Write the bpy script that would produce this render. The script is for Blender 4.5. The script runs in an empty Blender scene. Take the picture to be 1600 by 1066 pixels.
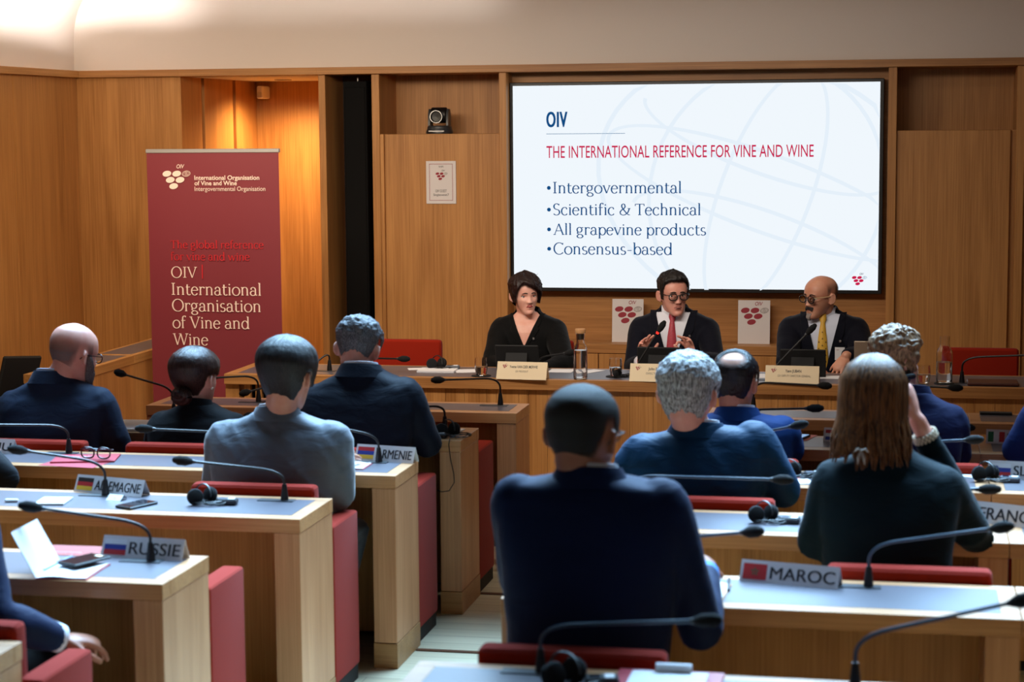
import bpy, bmesh, math, random
from mathutils import Vector, Matrix, noise
random.seed(7)
PI = math.pi
SC = bpy.context.scene
COL = SC.collection

# ---------------------------------------------------------------- camera, light, exposure
cam_d = bpy.data.cameras.new('camera')
cam = bpy.data.objects.new('camera', cam_d)
COL.objects.link(cam)
SC.camera = cam
yaw, pitch, roll = 0.2005, 0.1088, -0.00766
fwd = Vector((-math.sin(yaw)*math.cos(pitch), math.cos(yaw)*math.cos(pitch), -math.sin(pitch)))
r0 = Vector((math.cos(yaw), math.sin(yaw), 0))
u0 = r0.cross(fwd)
rr = r0*math.cos(roll) + u0*math.sin(roll)
uu = -r0*math.sin(roll) + u0*math.cos(roll)
M = Matrix((rr, uu, -fwd)).transposed().to_4x4()
M.translation = Vector((0, 0, 2.03))
cam.matrix_world = M
cam_d.sensor_width = 36
cam_d.lens = 68.4
cam_d.clip_start = 0.05
cam_d.dof.use_dof = True
cam_d.dof.focus_distance = 10.7
cam_d.dof.aperture_fstop = 4.0

SC.view_settings.view_transform = 'Standard'
SC.view_settings.look = 'None'
SC.view_settings.gamma = 1
SC.view_settings.use_curve_mapping = False
SC.view_settings.exposure = 0.0
SC.cycles.use_denoising = True
SC.cycles.max_bounces = 12
SC.cycles.diffuse_bounces = 3
SC.cycles.transmission_bounces = 12
SC.cycles.transparent_max_bounces = 12
SC.cycles.caustics_reflective = False
SC.cycles.caustics_refractive = False

world = bpy.data.worlds.new('world')
SC.world = world
world.use_nodes = True
world.node_tree.nodes['Background'].inputs[0].default_value = (0.5, 0.55, 0.62, 1)
world.node_tree.nodes['Background'].inputs[1].default_value = 0.02

def area(name, loc, size, power, color, aim=(0, 0, -1), spread=PI):
    d = bpy.data.lights.new(name, 'AREA')
    d.shape = 'RECTANGLE'
    d.size, d.size_y = size
    d.energy = power
    d.color = color
    d.spread = spread
    o = bpy.data.objects.new(name, d)
    COL.objects.link(o)
    o.location = loc
    o.rotation_euler = Vector(aim).to_track_quat('-Z', 'Y').to_euler()
    return o

# daylight from the long roof light over the audience, ceiling lamps over the podium, added fills for backs, wall and cove
area('skylight', (-1.2, 6.1, 2.84), (5.2, 4.6), 600, (0.40, 0.69, 1.0), aim=(0, -.72, -1), spread=1.25)
area('ceiling_lamp', (-1.3, 10.3, 2.80), (4.6, 0.35), 12, (1.0, 0.82, 0.62))
area('ceiling_lamp', (-2.1, 8.2, 2.80), (3.0, 0.3), 38, (1.0, 0.88, 0.76), aim=(0, 0.8, -0.62), spread=2.2)
area('rear_fill', (-0.5, 0.6, 2.6), (4.0, 0.6), 6, (1.0, 0.88, 0.80), aim=(-0.1, 1, -0.45))  # unseen ambient fill, added to lift the surfaces facing the camera
area('wall_fill', (-3.9, 9.0, 2.78), (1.6, 0.5), 24, (1.0, 0.78, 0.52), aim=(-0.15, 0.8, -0.62), spread=2.0)  # unseen warm fill, added to brighten the left and middle of the front wall
# lights added out of view under the ceiling to brighten the top of the cove
area('cove_fill', (-5.1, 9.3, 2.69), (1.4, 0.05), 5, (1.0, 0.96, 0.93), aim=(-0.05, 1, .115), spread=.26)
area('cove_fill', (-4.0, 9.3, 2.69), (3.0, 0.05), 3, (1.0, 0.96, 0.93), aim=(0, 1, .115), spread=.26)
area('cove_fill', (-3.9, 9.9, 2.69), (1.2, 0.05), 4.5, (1.0, 0.96, 0.93), aim=(-1, .85, .10), spread=.30)

# ---------------------------------------------------------------- materials
MATS = {}
def new_mat(name):
    m = bpy.data.materials.new(name)
    m.use_nodes = True
    MATS[name] = m
    nt = m.node_tree
    return m, nt, nt.nodes['Principled BSDF']

def lin(c):
    return tuple((x/12.92 if x <= 0.04045 else ((x+0.055)/1.055)**2.4) for x in [v/255 for v in c])

def plain(name, rgb, rough=0.5, metal=0.0, bump=0.0, bscale=200, spec=None, var=0.0, vscale=30, coat=0):
    m, nt, b = new_mat(name)
    col = (*lin(rgb), 1)
    b.inputs['Base Color'].default_value = col
    b.inputs['Roughness'].default_value = rough
    b.inputs['Metallic'].default_value = metal
    if spec is not None: b.inputs['Specular IOR Level'].default_value = spec
    if coat: b.inputs['Coat Weight'].default_value = coat
    tc = nt.nodes.new('ShaderNodeTexCoord')
    if var:
        n = nt.nodes.new('ShaderNodeTexNoise'); n.inputs['Scale'].default_value = vscale; n.inputs['Detail'].default_value = 5
        nt.links.new(tc.outputs['Object'], n.inputs['Vector'])
        r = nt.nodes.new('ShaderNodeMapRange')
        r.inputs[1].default_value = 0.3; r.inputs[2].default_value = 0.7
        r.inputs[3].default_value = 1-var; r.inputs[4].default_value = 1+var
        nt.links.new(n.outputs['Fac'], r.inputs[0])
        mx = nt.nodes.new('ShaderNodeVectorMath'); mx.operation = 'SCALE'
        mx.inputs[0].default_value = col[:3]
        nt.links.new(r.outputs[0], mx.inputs['Scale'])
        nt.links.new(mx.outputs[0], b.inputs['Base Color'])
    if bump:
        n2 = nt.nodes.new('ShaderNodeTexNoise'); n2.inputs['Scale'].default_value = bscale
        nt.links.new(tc.outputs['Object'], n2.inputs['Vector'])
        bp = nt.nodes.new('ShaderNodeBump'); bp.inputs['Strength'].default_value = bump; bp.inputs['Distance'].default_value = 0.003
        nt.links.new(n2.outputs['Fac'], bp.inputs['Height'])
        nt.links.new(bp.outputs['Normal'], b.inputs['Normal'])
    return m

def wood(name, dark, light, axis='Z', rough=0.45, boards=0.0, fine=1.0):
    """oak: stretched noise grain along an axis, optional board-to-board tone in x"""
    m, nt, b = new_mat(name)
    L = nt.links
    tc = nt.nodes.new('ShaderNodeTexCoord')
    oi = nt.nodes.new('ShaderNodeObjectInfo')
    add = nt.nodes.new('ShaderNodeVectorMath'); add.operation = 'ADD'
    sc = nt.nodes.new('ShaderNodeVectorMath'); sc.operation = 'SCALE'; sc.inputs['Scale'].default_value = 7.0
    cmb = nt.nodes.new('ShaderNodeCombineXYZ')
    for i in range(3): L.new(oi.outputs['Random'], cmb.inputs[i])
    L.new(cmb.outputs[0], sc.inputs[0])
    L.new(tc.outputs['Object'], add.inputs[0]); L.new(sc.outputs[0], add.inputs[1])
    def grain(s_long, s_cross, detail, dist=0.0):
        mp = nt.nodes.new('ShaderNodeMapping')
        s = [s_cross]*3
        s['XYZ'.index(axis)] = s_long
        mp.inputs['Scale'].default_value = s
        L.new(add.outputs[0], mp.inputs['Vector'])
        n = nt.nodes.new('ShaderNodeTexNoise')
        n.inputs['Scale'].default_value = 1; n.inputs['Detail'].default_value = detail; n.inputs['Distortion'].default_value = dist
        L.new(mp.outputs[0], n.inputs['Vector'])
        return n.outputs['Fac']
    g1 = grain(0.9, 9, 4, 0.6)
    g2 = grain(2.5*fine, 140*fine, 4)
    mixg = nt.nodes.new('ShaderNodeMath'); mixg.operation = 'MULTIPLY_ADD'
    mixg.inputs[1].default_value = 0.55
    L.new(g1, mixg.inputs[0])
    m2 = nt.nodes.new('ShaderNodeMath'); m2.operation = 'MULTIPLY'; m2.inputs[1].default_value = 0.50
    L.new(g2, m2.inputs[0]); L.new(m2.outputs[0], mixg.inputs[2])
    fac = mixg.outputs[0]
    if boards:
        sx = nt.nodes.new('ShaderNodeSeparateXYZ'); L.new(tc.outputs['Object'], sx.inputs[0])
        dv = nt.nodes.new('ShaderNodeMath'); dv.operation = 'DIVIDE'; dv.inputs[1].default_value = boards
        L.new(sx.outputs[0], dv.inputs[0])
        fl = nt.nodes.new('ShaderNodeMath'); fl.operation = 'FLOOR'; L.new(dv.outputs[0], fl.inputs[0])
        wn = nt.nodes.new('ShaderNodeTexWhiteNoise'); wn.noise_dimensions = '1D'; L.new(fl.outputs[0], wn.inputs['W'])
        ma = nt.nodes.new('ShaderNodeMath'); ma.operation = 'MULTIPLY_ADD'; ma.inputs[1].default_value = 0.22; 
        L.new(wn.outputs['Value'], ma.inputs[0])
        sb = nt.nodes.new('ShaderNodeMath'); sb.operation = 'SUBTRACT'; sb.inputs[1].default_value = 0.11
        L.new(fac, sb.inputs[0]); L.new(sb.outputs[0], ma.inputs[2])
        fac = ma.outputs[0]
    cr = nt.nodes.new('ShaderNodeValToRGB')
    cr.color_ramp.elements[0].position = 0.30; cr.color_ramp.elements[0].color = (*lin(dark), 1)
    cr.color_ramp.elements[1].position = 0.68; cr.color_ramp.elements[1].color = (*lin(light), 1)
    L.new(fac, cr.inputs[0])
    L.new(cr.outputs[0], b.inputs['Base Color'])
    b.inputs['Roughness'].default_value = rough
    b.inputs['Specular IOR Level'].default_value = 0.4
    bp = nt.nodes.new('ShaderNodeBump'); bp.inputs['Strength'].default_value = 0.08; bp.inputs['Distance'].default_value = 0.002
    L.new(g2, bp.inputs['Height']); L.new(bp.outputs[0], b.inputs['Normal'])
    return m

def cloth(name, rgb, rough=0.8, weave=900, sheen=0.06, fold=0.35, fscale=9, var=0.10, spec=0.15, fdir=(1, 1, 2.2)):
    """suit cloth: weave bump, soft folds, slight tone variation"""
    m, nt, b = new_mat(name)
    L = nt.links
    tc = nt.nodes.new('ShaderNodeTexCoord')
    n = nt.nodes.new('ShaderNodeTexNoise'); n.inputs['Scale'].default_value = weave; n.inputs['Detail'].default_value = 1
    L.new(tc.outputs['Object'], n.inputs['Vector'])
    mp = nt.nodes.new('ShaderNodeMapping'); mp.inputs['Scale'].default_value = fdir; mp.inputs['Rotation'].default_value = (0.2, 0.5, 0.1)
    L.new(tc.outputs['Object'], mp.inputs['Vector'])
    f = nt.nodes.new('ShaderNodeTexNoise'); f.inputs['Scale'].default_value = fscale; f.inputs['Detail'].default_value = 3; f.inputs['Distortion'].default_value = 0.9
    L.new(mp.outputs[0], f.inputs['Vector'])
    b1 = nt.nodes.new('ShaderNodeBump'); b1.inputs['Strength'].default_value = fold; b1.inputs['Distance'].default_value = 0.015
    L.new(f.outputs['Fac'], b1.inputs['Height'])
    b2 = nt.nodes.new('ShaderNodeBump'); b2.inputs['Strength'].default_value = 0.15; b2.inputs['Distance'].default_value = 0.002
    L.new(n.outputs['Fac'], b2.inputs['Height']); L.new(b1.outputs[0], b2.inputs['Normal'])
    L.new(b2.outputs[0], b.inputs['Normal'])
    r = nt.nodes.new('ShaderNodeMapRange'); r.inputs[1].default_value = 0.3; r.inputs[2].default_value = 0.7; r.inputs[3].default_value = 1-var; r.inputs[4].default_value = 1+var
    L.new(n.outputs['Fac'], r.inputs[0])
    sc = nt.nodes.new('ShaderNodeVectorMath'); sc.operation = 'SCALE'; sc.inputs[0].default_value = lin(rgb)
    L.new(r.outputs[0], sc.inputs['Scale']); L.new(sc.outputs[0], b.inputs['Base Color'])
    b.inputs['Roughness'].default_value = rough
    b.inputs['Specular IOR Level'].default_value = spec
    b.inputs['Sheen Weight'].default_value = sheen
    b.inputs['Sheen Roughness'].default_value = 0.4
    return m

def skin(name, rgb, rough=0.45):
    m, nt, b = new_mat(name)
    L = nt.links
    tc = nt.nodes.new('ShaderNodeTexCoord')
    n = nt.nodes.new('ShaderNodeTexNoise'); n.inputs['Scale'].default_value = 22; n.inputs['Detail'].default_value = 5
    L.new(tc.outputs['Object'], n.inputs['Vector'])
    cr = nt.nodes.new('ShaderNodeValToRGB')
    c = lin(rgb)
    cr.color_ramp.elements[0].position = 0.3; cr.color_ramp.elements[0].color = (c[0]*0.95, c[1]*0.80, c[2]*0.76, 1)
    cr.color_ramp.elements[1].position = 0.7; cr.color_ramp.elements[1].color = (c[0]*1.05, c[1]*1.04, c[2]*1.03, 1)
    L.new(n.outputs['Fac'], cr.inputs[0]); L.new(cr.outputs[0], b.inputs['Base Color'])
    b.inputs['Roughness'].default_value = rough
    b.inputs['Subsurface Weight'].default_value = 0.12
    b.inputs['Subsurface Radius'].default_value = (0.012, 0.005, 0.003)
    b.inputs['Subsurface Scale'].default_value = 0.5
    return m

def hairmat(name, c0, c1, rough=0.42, scale=(260, 260, 26), spec=0.35, fade=True):
    m, nt, b = new_mat(name)
    L = nt.links
    tc = nt.nodes.new('ShaderNodeTexCoord')
    mp = nt.nodes.new('ShaderNodeMapping'); mp.inputs['Scale'].default_value = scale
    L.new(tc.outputs['Object'], mp.inputs['Vector'])
    n = nt.nodes.new('ShaderNodeTexNoise'); n.inputs['Scale'].default_value = 1; n.inputs['Detail'].default_value = 4; n.inputs['Distortion'].default_value = 0.4
    L.new(mp.outputs[0], n.inputs['Vector'])
    cr = nt.nodes.new('ShaderNodeValToRGB')
    cr.color_ramp.elements[0].position = 0.34; cr.color_ramp.elements[0].color = (*lin(c0), 1)
    cr.color_ramp.elements[1].position = 0.66; cr.color_ramp.elements[1].color = (*lin(c1), 1)
    L.new(n.outputs['Fac'], cr.inputs[0]); L.new(cr.outputs[0], b.inputs['Base Color'])
    if fade:
        at = nt.nodes.new('ShaderNodeAttribute'); at.attribute_name = 'dens'
        ra = nt.nodes.new('ShaderNodeMapRange'); ra.inputs[1].default_value = 0.05; ra.inputs[2].default_value = 0.9
        L.new(at.outputs['Fac'], ra.inputs[0]); L.new(ra.outputs[0], b.inputs['Alpha'])
    bp = nt.nodes.new('ShaderNodeBump'); bp.inputs['Strength'].default_value = 0.6; bp.inputs['Distance'].default_value = 0.003
    L.new(n.outputs['Fac'], bp.inputs['Height']); L.new(bp.outputs[0], b.inputs['Normal'])
    b.inputs['Roughness'].default_value = rough
    b.inputs['Specular IOR Level'].default_value = spec
    return m

def emit(name, rgb, strength=1.0):
    m = bpy.data.materials.new(name); m.use_nodes = True
    nt = m.node_tree
    for n in list(nt.nodes): nt.nodes.remove(n)
    e = nt.nodes.new('ShaderNodeEmission'); o = nt.nodes.new('ShaderNodeOutputMaterial')
    e.inputs[0].default_value = (*lin(rgb), 1); e.inputs[1].default_value = strength
    nt.links.new(e.outputs[0], o.inputs[0])
    MATS[name] = m
    return m

def glass(name, ior=1.45, tint=(1, 1, 1)):
    m, nt, b = new_mat(name)
    b.inputs['Base Color'].default_value = (*tint, 1)
    b.inputs['Roughness'].default_value = 0.02
    b.inputs['IOR'].default_value = ior
    b.inputs['Transmission Weight'].default_value = 1.0
    return m

OAK_V = wood('oak_vertical', (148, 96, 46), (196, 140, 80), 'Z')
OAK_H = wood('oak_horizontal', (140, 90, 46), (190, 136, 80), 'X')
OAK_Y = wood('oak_lengthwise', (150, 100, 50), (196, 144, 84), 'Y')
OAK_PALE = wood('oak_pale', (160, 108, 70), (202, 150, 110), 'Z', 0.4)
OAK_RIM = wood('oak_rim', (160, 108, 66), (202, 150, 104), 'X', 0.38)
OAK_APRON = wood('oak_apron', (140, 98, 58), (182, 138, 90), 'X', 0.42)
OAK_BOARDS = wood('oak_boards', (150, 98, 48), (198, 142, 82), 'Z', 0.45, boards=0.062)
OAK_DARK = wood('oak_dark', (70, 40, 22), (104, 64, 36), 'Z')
LAMINATE = plain('grey_laminate', (90, 86, 94), 0.34, var=0.03, vscale=60, spec=0.5)
PLASTER = plain('white_plaster', (226, 214, 204), 0.9)
CEILING = plain('ceiling_plaster', (232, 228, 224), 0.9)
RED_FAB = cloth('red_upholstery', (142, 32, 14), 0.9, 700, 0.06, 0.05, 4, 0.12)
BLACK = plain('black_plastic', (16, 16, 18), 0.4)
BLACK_M = plain('black_matte', (14, 14, 15), 0.75)
COLUMN = plain('speaker_black', (5, 5, 6), .8, spec=.2)
FOAM = plain('black_foam', (12, 13, 16), 0.95, bump=0.6, bscale=900)
DARK_GREY = plain('dark_grey_plastic', (48, 50, 54), 0.38)
MID_GREY = plain('mid_grey_plastic', (92, 96, 104), 0.38)
STEEL = plain('brushed_steel', (190, 190, 192), 0.3, 1.0)
ALU = plain('aluminium', (200, 198, 198), 0.35, 0.7)
PAPER = plain('white_paper', (232, 230, 232), 0.7)
CARD = plain('white_card', (222, 216, 216), 0.65)
CREAM = plain('cream_card', (232, 212, 176), 0.65)
INK = plain('black_ink', (38, 34, 36), 0.6)
INK_SOFT = plain('grey_ink', (110, 98, 88), 0.6)
WINE = plain('wine_red', (150, 14, 40), 0.5)
BANNER = plain('burgundy_vinyl', (118, 40, 50), 0.5)
BANNER_TXT = plain('banner_cream', (232, 208, 196), 0.5)
BANNER_RED = plain('banner_red', (190, 30, 40), 0.5)
FOLDER = plain('red_folder', (176, 32, 52), 0.45)
PINK = plain('pink_paper', (224, 120, 112), 0.6)
BLUE_F = plain('flag_blue', (44, 60, 150), 0.6)
RED_F = plain('flag_red', (200, 44, 46), 0.6)
YEL_F = plain('flag_yellow', (240, 190, 60), 0.6)
GREEN_F = plain('flag_green', (30, 110, 70), 0.6)
BLACK_F = plain('flag_black', (50, 40, 36), 0.6)
WHITE_F = plain('flag_white', (232, 230, 234), 0.6)
SCREEN_OFF = plain('dark_glass', (22, 26, 34), 0.08, spec=0.6)
PHONE_LIT = emit('phone_display', (150, 185, 230), 0.9)
GLASS = glass('clear_glass')
WATER = glass('water', 1.33)
CORK = plain('cork', (190, 140, 92), 0.8, bump=0.4, bscale=300, var=0.15, vscale=200)
PEARL = plain('pearl', (232, 218, 196), 0.25, spec=0.7, bump=0.0)
LED_RED = emit('red_led', (255, 40, 30), 3.0)

# ---------------------------------------------------------------- mesh helpers
class MB:
    def __init__(s):
        s.v = []; s.f = []; s.m = []
    def add(s, verts, faces, mi=0):
        k = len(s.v)
        s.v += [tuple(p) for p in verts]
        for f in faces:
            s.f.append(tuple(i+k for i in f)); s.m.append(mi)
        return s
    def box(s, x0, x1, y0, y1, z0, z1, bev=0.0, mi=0):
        if bev <= 0:
            v = [(x, y, z) for z in (z0, z1) for y in (y0, y1) for x in (x0, x1)]
            return s.add(v, [(0, 2, 3, 1), (4, 5, 7, 6), (0, 1, 5, 4), (2, 6, 7, 3), (0, 4, 6, 2), (1, 3, 7, 5)], mi)
        bm = bmesh.new()
        bmesh.ops.create_cube(bm, size=1)
        for w in bm.verts:
            w.co = ((x0+x1)/2 + w.co.x*(x1-x0), (y0+y1)/2 + w.co.y*(y1-y0), (z0+z1)/2 + w.co.z*(z1-z0))
        bmesh.ops.bevel(bm, geom=list(bm.edges), offset=bev, segments=3 if bev > 0.008 else 1, profile=0.6, affect='EDGES')
        bm.verts.index_update()
        s.add([w.co[:] for w in bm.verts], [[w.index for w in f.verts] for f in bm.faces], mi)
        bm.free()
        return s
    def xform(s, mat, start=0):
        s.v[start:] = [tuple(mat @ Vector(p)) for p in s.v[start:]]
        return s
    def loft(s, rings, cap=True, mi=0, closed=True):
        k = len(s.v); n = len(rings[0])
        for r in rings: s.v += [tuple(p) for p in r]
        for i in range(len(rings)-1):
            for j in range(n if closed else n-1):
                a = k+i*n+j; b = k+i*n+(j+1) % n
                s.f.append((a, b, b+n, a+n)); s.m.append(mi)
        if cap:
            s.f.append(tuple(k+j for j in reversed(range(n)))); s.m.append(mi)
            e = k+(len(rings)-1)*n
            s.f.append(tuple(e+j for j in range(n))); s.m.append(mi)
        return s
    def tube(s, pts, rad, seg=10, mi=0, round_ends=False, flat=1.0, flat_dir=None):
        """tapered tube along points; rad is a number or a list"""
        pts = [Vector(p) for p in pts]
        if not isinstance(rad, (list, tuple)): rad = [rad]*len(pts)
        rad = list(rad)
        if round_ends:
            d0 = (pts[0]-pts[1]).normalized(); d1 = (pts[-1]-pts[-2]).normalized()
            p0, r0_ = pts[0], rad[0]; p1, r1_ = pts[-1], rad[-1]
            A = [(p0+d0*r0_*math.sin(t), r0_*math.cos(t)) for t in (1.45, 1.1, 0.6)]
            B = [(p1+d1*r1_*math.sin(t), r1_*math.cos(t)) for t in (0.6, 1.1, 1.45)]
            pts = [a[0] for a in A]+pts+[b[0] for b in B]
            rad = [a[1] for a in A]+rad+[b[1] for b in B]
        rings = []
        ref = None
        for i, p in enumerate(pts):
            if i == 0: d = pts[1]-pts[0]
            elif i == len(pts)-1: d = pts[-1]-pts[-2]
            else: d = (pts[i+1]-pts[i]).normalized()+(pts[i]-pts[i-1]).normalized()
            if d.length < 1e-9: d = Vector((0, 0, 1))
            d.normalize()
            if ref is None:
                ref = Vector(flat_dir) if flat_dir else (Vector((0, 0, 1)) if abs(d.z) < 0.9 else Vector((1, 0, 0)))
            u = (ref-d*ref.dot(d))
            if u.length < 1e-6: u = d.orthogonal()
            u.normalize(); ref = u
            w = d.cross(u)
            rings.append([p+(u*math.cos(2*PI*j/seg)*flat+w*math.sin(2*PI*j/seg))*rad[i] for j in range(seg)])
        return s.loft(rings, True, mi)
    def lathe(s, prof, seg=24, c=(0, 0, 0), mi=0, cap=True):
        rings = [[(c[0]+r*math.cos(2*PI*j/seg), c[1]+r*math.sin(2*PI*j/seg), c[2]+z) for j in range(seg)] for r, z in prof]
        return s.loft(rings, cap, mi)
    def ball(s, c, r, seg=16, mi=0, rot=None):
        if not isinstance(r, (list, tuple)): r = (r, r, r)
        n = max(6, seg//2)
        rings = []
        for i in range(1, n):
            t = PI*i/n-PI/2
            ring = []
            for j in range(seg):
                a = 2*PI*j/seg
                p = Vector((r[0]*math.cos(t)*math.cos(a), r[1]*math.cos(t)*math.sin(a), r[2]*math.sin(t)))
                if rot: p = rot @ p
                ring.append(p+Vector(c))
            rings.append(ring)
        return s.loft(rings, True, mi)
    def prism(s, poly, h0, h1, plane='xy', mi=0):
        def P(a, b, h):
            return {'xy': (a, b, h), 'xz': (a, h, b), 'yz': (h, a, b)}[plane]
        return s.loft([[P(a, b, h0) for a, b in poly], [P(a, b, h1) for a, b in poly]], True, mi)
    def disc(s, o, r, u, rx, ry, n=20, mi=0, tilt=0.0):
        o, r, u = Vector(o), Vector(r), Vector(u)
        k = len(s.v)
        for j in range(n):
            a = 2*PI*j/n
            x, y = rx*math.cos(a), ry*math.sin(a)
            x, y = x*math.cos(tilt)-y*math.sin(tilt), x*math.sin(tilt)+y*math.cos(tilt)
            s.v.append(tuple(o+r*x+u*y))
        s.f.append(tuple(range(k, k+n))); s.m.append(mi)
        return s
    def quad(s, o, r, u, x0, x1, y0, y1, mi=0):
        o, r, u = Vector(o), Vector(r), Vector(u)
        return s.add([o+r*x0+u*y0, o+r*x1+u*y0, o+r*x1+u*y1, o+r*x0+u*y1], [(0, 1, 2, 3)], mi)
    def flat2d(s, geo, o, r, u, mi=0):
        o, r, u = Vector(o), Vector(r), Vector(u)
        n = r.cross(u)   # overlapping strokes lie a hair apart
        return s.add([o+r*x+u*y+n*(.00012*((k//2*.618) % 1)) for k, (x, y) in enumerate(geo[0])], geo[1], mi)
    def mesh(s, name, mats, fix=True, sharp=35):
        me = bpy.data.meshes.new(name)
        me.from_pydata(s.v, [], s.f)
        mats = mats if isinstance(mats, (list, tuple)) else [mats]
        for m in mats: me.materials.append(m)
        if len(mats) > 1: me.polygons.foreach_set('material_index', s.m)
        if fix:
            bm = bmesh.new(); bm.from_mesh(me)
            bmesh.ops.recalc_face_normals(bm, faces=bm.faces)
            bm.to_mesh(me); bm.free()
        me.shade_smooth()
        if sharp: me.set_sharp_from_angle(angle=math.radians(sharp))
        me.update()
        return me
    def build(s, name, mats, parent=None, loc=(0, 0, 0), fix=True, sharp=35):
        o = bpy.data.objects.new(name, s.mesh(name, mats, fix, sharp))
        COL.objects.link(o)
        o.location = loc
        if parent: o.parent = parent
        return o

def tag(o, label=None, cat=None, group=None, kind=None):
    if label: o['label'] = label
    if cat: o['category'] = cat
    if group: o['group'] = group
    if kind: o['kind'] = kind
    return o

def thing(name, label, cat, loc=(0, 0, 0), rz=0.0, group=None):
    o = bpy.data.objects.new(name, None)
    COL.objects.link(o)
    o.empty_display_size = 0.05
    o.location = loc; o.rotation_euler = (0, 0, rz)
    return tag(o, label, cat, group)

def struct(name, mb, mats, parent=None, **k):
    o = mb.build(name, mats, parent, **k)
    if parent is None: o['kind'] = 'structure'
    return o

def copy_tree(o, parent=None):
    c = o.copy(); COL.objects.link(c)
    if parent: c.parent = parent
    for ch in o.children: copy_tree(ch, c)
    return c

_tc = {}
def text2d(s, size=1.0, align='LEFT', xs=1.0, bold=0.0, shear=0.0, space=1.0):
    """lettering as flat faces in 2d, from the built-in sans"""
    key = (s, align, bold, shear, space)
    if key not in _tc:
        cu = bpy.data.curves.new('t', 'FONT')
        cu.body = s; cu.size = 1; cu.align_x = align; cu.offset = bold; cu.shear = shear; cu.space_character = space
        cu.resolution_u = 4
        o = bpy.data.objects.new('t', cu); COL.objects.link(o)
        bpy.context.view_layer.update()
        me = bpy.data.meshes.new_from_object(o.evaluated_get(bpy.context.evaluated_depsgraph_get()))
        _tc[key] = ([(v.co.x, v.co.y) for v in me.vertices], [tuple(p.vertices) for p in me.polygons])
        bpy.data.objects.remove(o); bpy.data.curves.remove(cu); bpy.data.meshes.remove(me)
    v, f = _tc[key]
    return ([(x*size*xs, y*size) for x, y in v], f)

def fit2d(geo, width, height=None, align='l'):
    """scale flat lettering to a width (and height); baseline stays at y=0"""
    xs = [p[0] for p in geo[0]]; x0, x1 = min(xs), max(xs)
    ys = [p[1] for p in geo[0]]
    k = width/(x1-x0)
    ky = k if height is None else height/max(ys)
    off = {'l': 0, 'c': -width/2, 'r': -width}[align]
    return ([((x-x0)*k+off, y*ky) for x, y in geo[0]], geo[1])

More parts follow.
